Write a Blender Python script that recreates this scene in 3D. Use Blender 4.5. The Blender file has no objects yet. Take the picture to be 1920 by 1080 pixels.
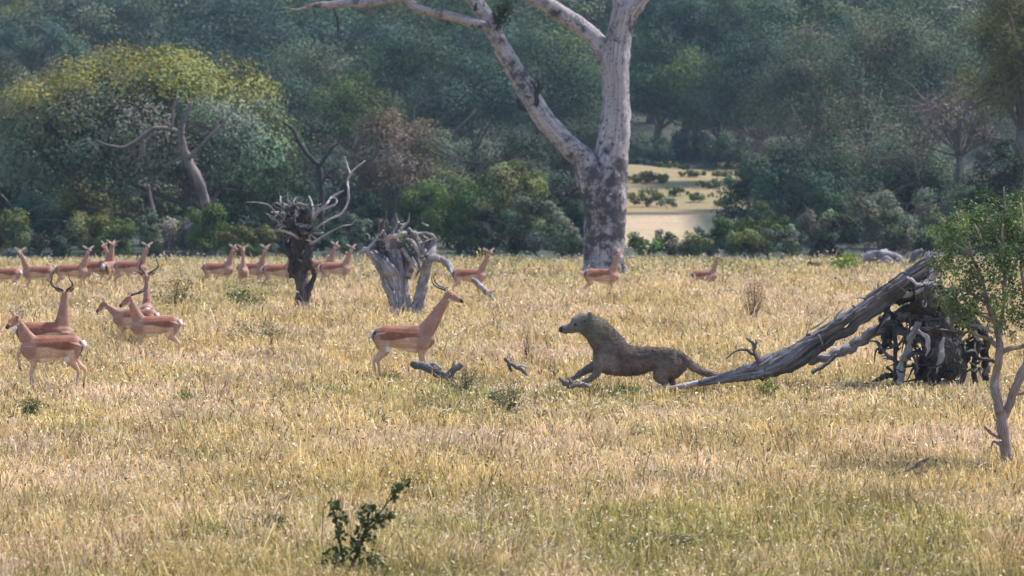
import bpy, math, random
import numpy as np
from mathutils import Vector, Matrix, noise as mnoise

# ---------------------------------------------------------------- camera, world, sun, exposure
S = bpy.context.scene
FPX = 7200.0; HOR = 350.0; CAMH = 3.1
PITCH = math.atan((540 - HOR) / FPX)
cam_d = bpy.data.cameras.new('camera'); cam = bpy.data.objects.new('camera', cam_d)
S.collection.objects.link(cam); S.camera = cam
cam.location = (0, 0, CAMH); cam.rotation_euler = (math.pi/2 - PITCH, 0, 0)
cam_d.sensor_width = 36; cam_d.lens = 36 * FPX / 1920
cam_d.clip_start = 0.5; cam_d.clip_end = 4000
cam_d.dof.use_dof = True; cam_d.dof.focus_distance = 49; cam_d.dof.aperture_fstop = 3.9

SUN_EL = math.radians(57); SUN_AZ = math.radians(62)      # azimuth from +Y towards +X
w = bpy.data.worlds.new('World'); S.world = w; w.use_nodes = True
nt = w.node_tree; bg = nt.nodes['Background']
sky = nt.nodes.new('ShaderNodeTexSky'); sky.sky_type = 'NISHITA'; sky.sun_disc = False
sky.sun_elevation = SUN_EL; sky.sun_rotation = SUN_AZ
nt.links.new(sky.outputs[0], bg.inputs[0]); bg.inputs[1].default_value = 0.145
sd = bpy.data.lights.new('sun', 'SUN'); sun = bpy.data.objects.new('sun', sd); S.collection.objects.link(sun)
sd.energy = 3.9; sd.angle = math.radians(4); sd.color = (1, 0.96, 0.90)
sdir = Vector((math.sin(SUN_AZ)*math.cos(SUN_EL), math.cos(SUN_AZ)*math.cos(SUN_EL), math.sin(SUN_EL)))
sun.rotation_euler = sdir.to_track_quat('Z', 'Y').to_euler()
S.view_settings.view_transform = 'Standard'; S.view_settings.look = 'None'
S.view_settings.exposure = 0.93; S.view_settings.gamma = 1
S.cycles.volume_bounces = 0; S.cycles.max_bounces = 6
S.cycles.volume_step_rate = 4

# ---------------------------------------------------------------- helpers
rng = np.random.default_rng(7)
random.seed(5)
C = S.collection
def rays(px, py):
    a = (px - 960) / FPX; b = (540 - py) / FPX
    return a, math.cos(PITCH) + b*math.sin(PITCH), -math.sin(PITCH) + b*math.cos(PITCH)
def PT(px, py, Y):
    a, dy, dz = rays(px, py)
    t = Y / dy
    return np.array((a*t, Y, CAMH + dz*t))
def GY(py):                      # distance at which flat ground shows at picture row py
    return CAMH * FPX / (py - HOR)
def terrain(x, y):
    x = np.asarray(x, float); y = np.asarray(y, float)
    z = 0.05*np.sin(x*0.35+1)*np.sin(y*0.21) + 0.04*np.sin(x*0.9+y*0.5)
    z = z*np.clip(1-(y-110)/40, 0, 1)
    k = np.interp(y, [0, 170, 192, 228, 231, 240, 262, 292, 420, 700, 1500], [0, 0, .1, 1.25, 1.55, 1.8, 3.2, 4.5, 26, 75, 150])
    lump = np.clip((y-230)/60, 0, 1)*(0.8*np.sin(x*0.11+y*.05)+0.5*np.sin(x*0.31+2)*np.sin(y*.13))
    lump = lump*np.interp(y, [230, 300, 600], [.35, 1, 6])
    return z + k + lump
def lin(r, g, b):
    f = lambda c: ((c/255+0.055)/1.055)**2.4 if c/255 > .04045 else c/255/12.92
    return np.array((f(r), f(g), f(b)))

def npmesh(name, V, Q, col=None, T=None, tuv=None, smooth=False):
    V = np.asarray(V, np.float32).reshape(-1, 3)
    m = bpy.data.meshes.new(name)
    Q = np.zeros((0, 4), np.int32) if Q is None or len(Q) == 0 else np.asarray(Q, np.int32)
    T = np.zeros((0, 3), np.int32) if T is None or len(T) == 0 else np.asarray(T, np.int32)
    nq, ntr = len(Q), len(T)
    m.vertices.add(len(V)); m.vertices.foreach_set('co', V.ravel())
    m.loops.add(nq*4 + ntr*3)
    m.loops.foreach_set('vertex_index', np.concatenate([Q.ravel(), T.ravel()]).astype(np.int32))
    m.polygons.add(nq + ntr)
    ls = np.concatenate([np.arange(nq)*4, nq*4 + np.arange(ntr)*3]).astype(np.int32)
    m.polygons.foreach_set('loop_start', ls)
    if smooth: m.polygons.foreach_set('use_smooth', np.ones(nq+ntr, bool))
    if col is not None:
        a = m.color_attributes.new('Col', 'FLOAT_COLOR', 'POINT')
        c = np.ones((len(V), 4), np.float32); c[:, :3] = col
        a.data.foreach_set('color', c.ravel())
    if tuv is not None:
        a = m.attributes.new('tuv', 'FLOAT_VECTOR', 'POINT')
        a.data.foreach_set('vector', np.asarray(tuv, np.float32).ravel())
    m.update(calc_edges=True)
    m.validate()
    return m
def link(name, mesh, mat=None, parent=None, loc=None):
    o = bpy.data.objects.new(name, mesh); C.objects.link(o)
    if mat and mesh and not mesh.materials: mesh.materials.append(mat)
    if parent: o.parent = parent
    if loc is not None: o.location = tuple(loc)
    return o
def tag(o, label=None, cat=None, group=None, kind=None):
    if label: o['label'] = label
    if cat: o['category'] = cat
    if group: o['group'] = group
    if kind: o['kind'] = kind
    return o
def empty(name, loc, label, cat, group=None):
    o = link(name, None, loc=loc); o.empty_display_size = .2
    return tag(o, label, cat, group)

def catmull(P, n=5):
    P = np.asarray(P, float)
    if len(P) < 3: 
        t = np.linspace(0, 1, n+1)[:, None]; return P[0]*(1-t) + P[-1]*t
    E = np.vstack([2*P[0]-P[1], P, 2*P[-1]-P[-2]]); out = []
    for i in range(1, len(E)-2):
        for k in range(n):
            t = k/n; a, b, c, d = E[i-1], E[i], E[i+1], E[i+2]
            out.append(.5*((2*b)+(c-a)*t+(2*a-5*b+4*c-d)*t*t+(3*b-a-3*c+d)*t**3))
    out.append(P[-1]); return np.array(out)

class W:                                  # collects tubes and quads into one mesh
    def __init__(s): s.V=[]; s.Q=[]; s.c=[]; s.t=[]; s.n=0
    def add(s, V, Q, col, tuv=None):
        V = np.asarray(V); s.V.append(V); s.Q.append(np.asarray(Q)+s.n); s.n += len(V)
        c = np.zeros((len(V), 3)); c[:] = col; s.c.append(c)
        s.t.append(V*0 if tuv is None else tuv)
    def tube(s, P, R, col=(.3,.27,.26), seg=8, n=5, rough=.12, wob=0.0, ridge=0.0):
        if ridge: seg = max(seg, 14); n = max(n, 8)
        PR = np.hstack([np.asarray(P, float), np.asarray(R, float).reshape(-1, 1)])
        PR = catmull(PR, n); P = PR[:, :3].copy(); R = np.maximum(PR[:, 3], .0008)
        L = np.concatenate([[0], np.cumsum(np.linalg.norm(np.diff(P, axis=0), axis=1))])
        if wob:
            for k in range(3): P[1:-1, k] += wob*np.convolve(rng.normal(size=len(P)), [.25,.5,.25], 'same')[1:-1]*R[1:-1]
        T = np.gradient(P, axis=0); T /= np.linalg.norm(T, axis=1)[:, None]+1e-9
        u = np.cross(T[0], (0.13, 1, 0.05)); u /= np.linalg.norm(u)+1e-9
        ph = rng.random(4)*6.28; V = []; tv = []
        an = np.arange(seg)/seg*2*math.pi; off = rng.random()*50
        for i in range(len(P)):
            u = u - T[i]*np.dot(u, T[i]); u /= np.linalg.norm(u)+1e-9; v = np.cross(T[i], u)
            rr = R[i]*(1 + rough*(np.sin(2*an+ph[0]+L[i]*1.1)+.7*np.sin(3*an+ph[1]-L[i]*2.3)+.6*np.sin(5*an+ph[2]+.7*i))*.6
                       + rough*.5*rng.normal(size=seg))
            if ridge:
                tw = an + .25*L[i]/max(R.mean(), .02)*.15
                rr = rr*(1 + ridge*(.9 - 1.6*np.abs(np.sin(1.5*tw+ph[1])) + .8*np.abs(np.sin(3.5*tw+ph[0]+.3*math.sin(L[i]*3)))-.5*np.abs(np.sin(2.5*tw+ph[2]+L[i]))))
            V.append(P[i] + rr[:, None]*(np.cos(an)[:, None]*u + np.sin(an)[:, None]*v))
            tv.append(np.stack([np.cos(an), np.sin(an), np.full(seg, off + L[i]/max(R.mean(), .01)*.25)], 1))
        V = np.vstack(V + [P[:1], P[-1:]]); tv = np.vstack(tv + [[[0,0,off]], [[0,0,off+1]]])
        Q = []; m = len(P)
        for i in range(m-1):
            for k in range(seg):
                a = i*seg+k; b = i*seg+(k+1)%seg; Q.append((a, b, b+seg, a+seg))
        c0 = m*seg; 
        for k in range(0, seg, 2):
            Q.append((c0, (k+2)%seg, (k+1)%seg, k)); e = (m-1)*seg
            Q.append((c0+1, e+k, e+(k+1)%seg, e+(k+2)%seg))
        s.add(V, Q, col, tv)
    def ptube(s, pts, Y, col=(.3,.27,.26), **k):       # pts: (px, py, rpx[, dY]) traced outline put at its own distance
        P = [PT(p[0], p[1], Y + (p[3] if len(p) > 3 else 0)) for p in pts]
        s.tube(P, [p[2]*Y/FPX for p in pts], col, **k)
    def mesh(s, name, smooth=True, org=None):
        V = np.vstack(s.V)
        if org is not None: V = V - np.asarray(org)
        return npmesh(name, V, np.vstack(s.Q), np.vstack(s.c), tuv=np.vstack(s.t), smooth=smooth)

# ---------------------------------------------------------------- materials
def mat(name):
    m = bpy.data.materials.new(name); m.use_nodes = True
    n = m.node_tree.nodes; b = n['Principled BSDF']
    return m, m.node_tree, b
def N(nt, t, **k):
    n = nt.nodes.new(t)
    for a, v in k.items(): setattr(n, a, v)
    return n
def noise(nt, scale, detail=4, vec=None, rough=.6):
    n = N(nt, 'ShaderNodeTexNoise'); n.inputs['Scale'].default_value = scale
    n.inputs['Detail'].default_value = detail; n.inputs['Roughness'].default_value = rough
    if vec is not None: nt.links.new(vec, n.inputs['Vector'])
    return n
def ramp(nt, src, stops):
    r = N(nt, 'ShaderNodeValToRGB'); nt.links.new(src, r.inputs[0])
    el = r.color_ramp.elements
    while len(el) < len(stops): el.new(.5)
    for e, (p, c) in zip(el, stops):
        e.position = p; e.color = (*c, 1) if len(c) == 3 else c
    return r
def mix(nt, a, b, fac, mode='MIX'):
    m = N(nt, 'ShaderNodeMix', data_type='RGBA', blend_type=mode)
    for v, i in ((fac, 0), (a, 6), (b, 7)):
        if isinstance(v, (float, int)): m.inputs[i].default_value = v
        elif isinstance(v, (tuple, list)): m.inputs[i].default_value = (*v, 1)
        else: nt.links.new(v, m.inputs[i])
    return m.outputs[2]

def wood_mat(name, pale, mid, dark, lo=.40, hi=.62, spots=False):
    m, nt, b = mat(name); a = N(nt, 'ShaderNodeAttribute', attribute_name='tuv')
    at = N(nt, 'ShaderNodeAttribute', attribute_name='Col')
    mp = N(nt, 'ShaderNodeVectorMath', operation='MULTIPLY'); nt.links.new(a.outputs['Vector'], mp.inputs[0])
    mp.inputs[1].default_value = (3.4, 3.4, .55)
    n1 = noise(nt, 1.9, 9, mp.outputs[0], .8)
    r = ramp(nt, n1.outputs['Fac'], [(lo, dark), ((lo+hi)/2, mid), (hi, pale)])
    tc = N(nt, 'ShaderNodeTexCoord'); n2 = noise(nt, 1.5 if spots else 1.3, 8, tc.outputs['Object'], .78 if spots else .65)
    r2 = ramp(nt, n2.outputs['Fac'], [(.50, (0, 0, 0)), (.60, (1, 1, 1))] if spots else [(.50, (0, 0, 0)), (.72, (1, 1, 1))])
    c = mix(nt, r.outputs[0], dark, r2.outputs[0])
    if spots:
        sx = N(nt, 'ShaderNodeSeparateXYZ'); nt.links.new(tc.outputs['Object'], sx.inputs[0])
        dz = N(nt, 'ShaderNodeMapRange'); nt.links.new(sx.outputs[2], dz.inputs[0]); dz.inputs[1].default_value = .3; dz.inputs[2].default_value = 4.6; dz.inputs[3].default_value = 0; dz.inputs[4].default_value = 1
        rz = ramp(nt, dz.outputs[0], [(.0, (0,0,0)), (.25, (.08,.08,.08)), (.7, (.08,.08,.08)), (.95, (0,0,0))])
        ad = N(nt, 'ShaderNodeMath', operation='ADD'); nt.links.new(n2.outputs['Fac'], ad.inputs[0]); nt.links.new(rz.outputs[0], ad.inputs[1]); nt.links.new(ad.outputs[0], r2.inputs[0])
        n4 = noise(nt, 9, 3, tc.outputs['Object']); r4 = ramp(nt, n4.outputs['Fac'], [(.60, (0,0,0)), (.66, (1,1,1))])
        c = mix(nt, c, dark, r4.outputs[0])
    c = mix(nt, c, at.outputs['Color'], 1.0, 'MULTIPLY')
    nt.links.new(c, b.inputs['Base Color']); b.inputs['Roughness'].default_value = .85
    bp = N(nt, 'ShaderNodeBump'); bp.inputs['Strength'].default_value = .6; bp.inputs['Distance'].default_value = .03
    nt.links.new(n1.outputs['Fac'], bp.inputs['Height']); nt.links.new(bp.outputs[0], b.inputs['Normal'])
    return m
M_DEAD = wood_mat('weathered_dead_wood', (.62,.59,.62), (.26,.235,.24), (.028,.024,.024), .36, .66)
M_DARK = wood_mat('dark_dead_wood', (.36,.33,.33), (.10,.085,.08), (.018,.015,.014), .40, .70)
M_BARK = wood_mat('pale_mauve_bark', (.46,.41,.43), (.29,.25,.265), (.05,.04,.045), .32, .62, spots=True)
M_TREEBARK = wood_mat('grey_brown_bark', (.26,.22,.20), (.13,.10,.09), (.04,.03,.028), .36, .66)

def leaf_mat(name, trans=.3, gloss=.5, tcol=(1.0, 1.1, .5), spec=.06):
    m, nt, b = mat(name); at = N(nt, 'ShaderNodeAttribute', attribute_name='Col')
    tc = N(nt, 'ShaderNodeNewGeometry'); n1 = noise(nt, .8, 3, tc.outputs['Position'])
    r = ramp(nt, n1.outputs['Fac'], [(.3, (.8,.8,.8)), (.7, (1.2,1.17,1.15))])
    c = mix(nt, at.outputs['Color'], r.outputs[0], 1.0, 'MULTIPLY')
    nt.links.new(c, b.inputs['Base Color']); b.inputs['Roughness'].default_value = gloss
    b.inputs['Specular IOR Level'].default_value = spec
    t = N(nt, 'ShaderNodeBsdfTranslucent'); c2 = mix(nt, c, tcol, 1.0, 'MULTIPLY'); nt.links.new(c2, t.inputs[0])
    ms = N(nt, 'ShaderNodeMixShader'); ms.inputs[0].default_value = trans
    nt.links.new(b.outputs[0], ms.inputs[1]); nt.links.new(t.outputs[0], ms.inputs[2])
    nt.links.new(ms.outputs[0], nt.nodes['Material Output'].inputs[0])
    return m
M_LEAF = leaf_mat('foliage', .12, .6)
M_GRASS = leaf_mat('grass_blades', .35, .6, (1.0, .97, .8), .12)

def fur_mat(name, scale=55):
    m, nt, b = mat(name); at = N(nt, 'ShaderNodeAttribute', attribute_name='Col')
    tc = N(nt, 'ShaderNodeTexCoord')
    mp = N(nt, 'ShaderNodeVectorMath', operation='MULTIPLY'); nt.links.new(tc.outputs['Object'], mp.inputs[0]); mp.inputs[1].default_value = (.4, 1, 1)
    n1 = noise(nt, scale, 4, mp.outputs[0]); n2 = noise(nt, 7, 3, tc.outputs['Object'])
    r = ramp(nt, n1.outputs['Fac'], [(.3, (.7,.7,.7)), (.7, (1.2,1.2,1.2))])
    r2 = ramp(nt, n2.outputs['Fac'], [(.3, (.75,.72,.7)), (.7, (1.15,1.15,1.18))])
    c = mix(nt, at.outputs['Color'], r.outputs[0], 1.0, 'MULTIPLY'); c = mix(nt, c, r2.outputs[0], 1.0, 'MULTIPLY')
    nt.links.new(c, b.inputs['Base Color']); b.inputs['Roughness'].default_value = .6
    b.inputs['Sheen Weight'].default_value = .12; b.inputs['Sheen Roughness'].default_value = .5
    b.inputs['Specular IOR Level'].default_value = .25
    bp = N(nt, 'ShaderNodeBump'); bp.inputs['Strength'].default_value = .35; bp.inputs['Distance'].default_value = .01
    nt.links.new(n1.outputs['Fac'], bp.inputs['Height']); nt.links.new(bp.outputs[0], b.inputs['Normal'])
    return m
M_FUR = fur_mat('short_fur'); M_FUR2 = fur_mat('coarse_fur', 34)
M_HORN, _nt, _b = mat('dark_horn'); _n = noise(_nt, 60, 2); _r = ramp(_nt, _n.outputs['Fac'], [(.3,(.006,.005,.005)),(.8,(.03,.025,.022))])
_nt.links.new(_r.outputs[0], _b.inputs['Base Color']); _b.inputs['Roughness'].default_value = .5

# ---------------------------------------------------------------- ground
def ground_mat():
    m, nt, b = mat('savanna_ground'); g = N(nt, 'ShaderNodeNewGeometry')
    at = N(nt, 'ShaderNodeAttribute', attribute_name='Col')
    n1 = noise(nt, .25, 5, g.outputs['Position']); n2 = noise(nt, 5, 5, g.outputs['Position'])
    r1 = ramp(nt, n1.outputs['Fac'], [(.35, (.8,.95,.7)), (.65, (1.1,1.0,1.0))])
    r2 = ramp(nt, n2.outputs['Fac'], [(.3, (.55,.55,.5)), (.7, (1.25,1.25,1.2))])
    c = mix(nt, at.outputs['Color'], r1.outputs[0], 1.0, 'MULTIPLY'); c = mix(nt, c, r2.outputs[0], 1.0, 'MULTIPLY')
    nt.links.new(c, b.inputs['Base Color']); b.inputs['Roughness'].default_value = .95
    bp = N(nt, 'ShaderNodeBump'); bp.inputs['Strength'].default_value = .6; bp.inputs['Distance'].default_value = .15
    nt.links.new(n2.outputs['Fac'], bp.inputs['Height']); nt.links.new(bp.outputs[0], b.inputs['Normal'])
    return m
def build_ground():
    ys = np.concatenate([np.linspace(-60, 24, 12), np.arange(26, 300, 1.0), np.arange(300, 700, 6), np.arange(700, 1800, 60)])
    u = np.linspace(-1, 1, 161); xs = np.sign(u)*(np.abs(u)**1.8)*1; 
    X = xs[None, :]*(140 + np.maximum(ys, 0)*.9)[:, None]; Y = np.repeat(ys[:, None], 161, 1)
    Z = terrain(X, Y); V = np.stack([X, Y, Z], -1).reshape(-1, 3)
    ny, nx = X.shape; i = np.arange((ny-1)*nx).reshape(ny-1, nx)[:, :-1].ravel()
    Q = np.stack([i, i+1, i+nx+1, i+nx], 1)
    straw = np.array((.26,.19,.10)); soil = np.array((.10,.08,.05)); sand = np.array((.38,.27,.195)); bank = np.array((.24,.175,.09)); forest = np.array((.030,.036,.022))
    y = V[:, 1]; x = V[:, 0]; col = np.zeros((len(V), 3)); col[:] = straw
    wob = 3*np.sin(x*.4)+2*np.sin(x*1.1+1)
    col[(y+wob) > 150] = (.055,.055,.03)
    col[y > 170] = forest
    clear = (x > 4.5) & (x < 10.6+wob*.15); clear2 = (x > 5.5) & (x < 20)
    col[(y > 186+wob) & (y < 229.5) & clear] = sand
    col[(y >= 229.5) & clear2] = bank; col[(y >= 229.5) & (y < 231.5)] = (.07,.05,.03)  # dark strip: shadow under the bank lip, painted on the ground
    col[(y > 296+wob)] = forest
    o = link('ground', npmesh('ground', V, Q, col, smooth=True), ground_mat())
    tag(o, kind='structure')
build_ground()

# ---------------------------------------------------------------- grass
def build_grass():
    def density(Y): return 1000*(30/Y)**1.55
    yy = np.linspace(26.5, 156, 3000); wid = .345*yy + 3
    d = density(yy)*wid; tot = float(np.sum((d[1:]+d[:-1])*.5*np.diff(yy))); per = 11
    n = int(tot/per); cdf = np.cumsum(d); cdf /= cdf[-1]
    ty = np.interp(rng.random(n), cdf, yy); tx = (rng.random(n)-.5)*(.345*ty+3)
    tz = terrain(tx, ty)
    # patch fields
    def f(x, y, s, o): 
        return (np.sin(x*s+o)+np.sin(y*s*.5+o*2.1)+np.sin((x*.7+y*.35)*s*1.3+o*.7)+np.sin((x*.5-y*.3)*s*1.9+o*1.7))/4
    gr = f(tx, ty, .8, 1.3)*.4 + f(tx, ty, 2.9, 4.)*.55 + f(tx, ty, 7., 2.)*.35 + rng.normal(size=n)*.28 - .24
    gr += np.interp(ty, [27, 33, 42, 52, 58, 64, 100, 125, 150], [.50, .30, -.08, .08, .15, -.3, -.15, .35, .6])
    for qx, qy, rx, ry, am in [(500,1000,130,50,.9),(640,1040,160,45,.6),(1230,1010,260,50,.9),(1500,960,260,50,.55),(1800,1030,200,50,.6),(900,750,260,24,.75),(1450,745,300,22,.5),(60,800,120,25,.5),(130,590,160,26,.6),(480,640,120,26,.6),(455,570,80,26,.9),(900,960,200,40,.45),(300,850,200,30,.3),(620,540,200,16,.5),(1300,505,600,16,.4),(1650,720,200,20,.4),(200,940,200,40,.35)]:
        yc = GY(qy); xc = (qx-960)*yc/FPX; sx = rx*yc/FPX; sy = (GY(qy-ry)-GY(qy+ry))/2
        gr += am*.75*(1+.8*rng.normal(size=n)*.5)*np.exp(-(((tx-xc)/sx)**2+((ty-yc)/sy)**2)*.7)
    pk = f(tx, ty, 1.1, 7.) + rng.normal(size=n)*.35
    straw = np.array((.69,.52,.28)); pink = np.array((.74,.54,.38)); gold = np.array((.60,.44,.20)); green = np.array((.35,.31,.11)); olive = np.array((.52,.42,.19)); br = np.array((.28,.17,.09))
    tc = np.empty((n, 3)); tc[:] = straw
    tc[pk > .25] = pink; tc[pk < -.25] = gold
    tc[gr > .22] = olive; tc[gr > .48] = green
    tc[rng.random(n) < .06] = br
    th = (.24 + .10*f(tx, ty, .9, 3.)*.9 + rng.normal(size=n)*.075 + .12*np.clip(f(tx, ty, 2.1, 9.), 0, 1)*(ty > 100))*np.interp(ty, [27,50,53,60,64,100,120,150],[.85,.85,.65,.8,1.05,1.4,1.4,1.2])
    th *= np.where(rng.random(n) < .07, 1.6, 1.)
    tc *= (1 + .22*f(tx, ty, 1.7, 5.) + .10*rng.normal(size=n))[:, None]
    th[gr > .48] *= .85
    B = n*per; tid = np.repeat(np.arange(n), per)
    a = rng.random(B)*6.283; rad = rng.random(B)**.6*.11*np.interp(ty[tid], [30,150],[1,2.4])
    bx = tx[tid]+np.cos(a)*rad; by = ty[tid]+np.sin(a)*rad; bz = tz[tid]-.02
    h = th[tid]*(.55+.6*rng.random(B)); h = np.maximum(h, .08)
    lean = h*(.25+1.1*rng.random(B)**1.3); la = a+rng.normal(size=B)*.7
    dx = np.cos(la)*lean; dy = np.sin(la)*lean
    wd = .0042*(ty[tid]/30)**.85*(.6+.9*rng.random(B)); wa = rng.random(B)*6.283
    wx = np.cos(wa)*wd; wy = np.sin(wa)*wd
    b = np.stack([bx, by, bz], 1); wv = np.stack([wx, wy, 0*wx], 1)
    mid = b + np.stack([dx*.32, dy*.32, h*.62], 1); tip = b + np.stack([dx, dy, h*(1-.38*(lean/h))], 1)
    V = np.stack([b-wv, b+wv, mid+wv*.8, mid-wv*.8, tip], 1).reshape(-1, 3)
    k = np.arange(B)*5
    Q = np.stack([k, k+1, k+2, k+3], 1); T = np.stack([k+3, k+2, k+4], 1)
    bc = tc[tid]*(.5+.8*rng.random(B))[:, None]; bc[rng.random(B) < .05] = (.10,.075,.04)
    col = np.repeat(bc, 5, 0)
    # seed heads: small fluffy pale ovals at tips
    sel = np.where(rng.random(B) < .15)[0]; s = len(sel)
    sc = (ty[tid[sel]]/30)**.75
    L = (.016+.02*rng.random(s))*sc; wdt = (.005+.005*rng.random(s))*sc
    th2 = rng.random(s)*6.283; el = rng.normal(size=s)*.9
    dirv = np.stack([np.cos(th2)*np.cos(el), np.sin(th2)*np.cos(el), np.sin(el)], 1)
    sd_ = np.cross(dirv, rng.normal(size=(s, 3))); sd_ /= np.linalg.norm(sd_, axis=1)[:, None]
    t0 = tip[sel]; V2 = np.stack([t0-dirv*L[:, None]*.5, t0+sd_*wdt[:, None], t0+dirv*L[:, None], t0-sd_*wdt[:, None]], 1).reshape(-1, 3)
    k2 = np.arange(s)*4 + len(V)
    Q2 = np.stack([k2, k2+1, k2+2, k2+3], 1)
    sc_ = np.array((.86,.74,.54))*(.55+.6*rng.random(s))[:, None]*np.where(pk[tid[sel]] > .1, 1, .95)[:, None]
    sc_[rng.random(s) < .12] = (.12,.08,.05)
    V = np.vstack([V, V2]); Q = np.vstack([Q, Q2]); col = np.vstack([col, np.repeat(sc_, 4, 0)])
    o = link('grass', npmesh('grass', V, Q, col, T=T), M_GRASS)
    tag(o, 'tall dry straw coloured grass with green patches covering the field', 'grass', kind='stuff')
    print('grass blades', B)
build_grass()

# ---------------------------------------------------------------- foliage
def leaves(P, size, col, up=.25, aspect=.55, out=None):
    n = len(P); nrm = rng.normal(size=(n, 3)); 
    if out is not None: nrm = nrm*.45 + out*1.3
    nrm[:, 2] += up; nrm /= np.linalg.norm(nrm, axis=1)[:, None]
    a = np.cross(nrm, rng.normal(size=(n, 3))); a /= np.linalg.norm(a, axis=1)[:, None]; b = np.cross(nrm, a)
    s = (size*(.6+.8*rng.random(n)))[:, None]
    V = np.stack([P-a*s*.5, P+b*s*.5*aspect, P+a*s*.5+nrm*s*.12, P-b*s*.5*aspect], 1).reshape(-1, 3)
    k = np.arange(n)*4; Q = np.stack([k, k+1, k+2, k+3], 1)
    return V, Q, np.repeat(col, 4, 0)

PAL = {  # leaf albedo; yellow has sunlight on a crown top painted in
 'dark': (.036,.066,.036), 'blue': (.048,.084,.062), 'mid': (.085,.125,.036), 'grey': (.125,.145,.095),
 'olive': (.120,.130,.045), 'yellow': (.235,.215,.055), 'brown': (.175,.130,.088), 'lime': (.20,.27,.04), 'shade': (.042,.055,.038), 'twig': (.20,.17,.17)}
PNAME = {'dark':'dark green','blue':'blue-green','mid':'mid green','grey':'grey-green','olive':'olive green','yellow':'yellow-green','brown':'brownish half-bare','lime':'bright lime green','shade':'very dark green','twig':'leafless grey twiggy'}
def crown(W3, H3, D3, tint, leaf, n, nc=None, dome=True, sparse=1., top=None, flatc=.75, droop=0):
    """clumped crown, W3 x D3 x H3 metres, bottom centre at origin; returns V,Q,col and clump centres"""
    nc = nc or max(8, int(W3*H3*1.1))
    nc = min(int(nc*1.0), 90)
    d = rng.normal(size=(nc*3, 3)); d /= np.linalg.norm(d, axis=1)[:, None]
    if dome: d = d[d[:, 2] > -.35]
    d = d[:nc]; nc = len(d); r = rng.random(nc)**.28*.88
    c = d*r[:, None]*np.array((W3/2, D3/2, H3*.5)) + np.array((0, 0, H3*.5))
    c[:, :2] *= (1+.12*rng.normal(size=(nc, 1)))
    R = (.10+.12*rng.random(nc))*math.sqrt(W3*H3)*1.05
    wgt = R**2; cid = rng.choice(nc, n, p=wgt/wgt.sum())
    dd = rng.normal(size=(n, 3)); dd /= np.linalg.norm(dd, axis=1)[:, None]
    # lumpy sub-clumps
    sub = rng.normal(size=(nc*9, 3)); sub[:, 2] += .35; sub /= np.linalg.norm(sub, axis=1)[:, None]
    si = cid*9 + rng.integers(0, 9, n); dd = dd*.5 + sub[si]*.8
    rr = (.80+.20*rng.random(n))[:, None]
    P = c[cid] + dd*rr*R[cid][:, None]*np.array((1, 1, flatc))
    if droop: P[:, 2] -= droop*rng.random(n)**2*R[cid]
    base = np.array(PAL[tint]); cv = (.55+1.0*rng.random(nc)**1.3)[:, None]*np.clip(1+rng.normal(size=(nc, 3))*np.array((.12,.05,.12)), .7, 1.4)
    col = base*cv[cid]*(.78+.44*rng.random(n))[:, None]
    if top:  # sunlight on the highest clumps, put into their leaf colour
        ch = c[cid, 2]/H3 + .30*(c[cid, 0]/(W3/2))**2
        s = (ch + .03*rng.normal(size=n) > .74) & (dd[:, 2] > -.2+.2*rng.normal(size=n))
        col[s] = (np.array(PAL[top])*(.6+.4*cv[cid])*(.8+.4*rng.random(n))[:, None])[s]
    cd = (P-np.array((0,0,H3*.35)))/np.array((W3/2,D3/2,H3*.6)); ddn = dd/np.linalg.norm(dd, axis=1)[:, None]; cdn = cd/(np.linalg.norm(cd, axis=1)[:, None]+1e-6)
    V, Q, cc = leaves(P, leaf, col, out=ddn*.85+cdn*.4)
    return V, Q, cc, c, R

def wood_for(wd, base, c, H0, r0, col=(1,1,1), k=12, nlimb=None):
    """trunk from base, forking into limbs that reach the clump centres"""
    top = base*0 + np.array((base[0]+rng.normal()*.15, base[1], base[2]+H0))
    P = [base+(0,0,-.15), base+(0,0,H0*.35)+rng.normal(size=3)*(.08,.08,0)*H0*.3, top]
    wd.tube(P, [r0*1.25, r0, r0*.8], col, seg=8, rough=.15)
    idx = rng.permutation(len(c))[:k]
    for i in idx:
        t = c[i]; m = (top+t)/2 + rng.normal(size=3)*.1*np.linalg.norm(t-top)+(0,0,-.05*np.linalg.norm(t-top))
        wd.tube([top+(0,0,-r0), m, t], [r0*.4, r0*.2, r0*.06], col, seg=5, n=4, rough=.2, wob=.4)
        if rng.random() < .6:
            e = t + rng.normal(size=3)*np.linalg.norm(t-top)*.25
            wd.tube([m, (m+e)/2+rng.normal(size=3)*.05, e], [r0*.2, r0*.12, r0*.04], col, seg=4, n=3)

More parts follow.
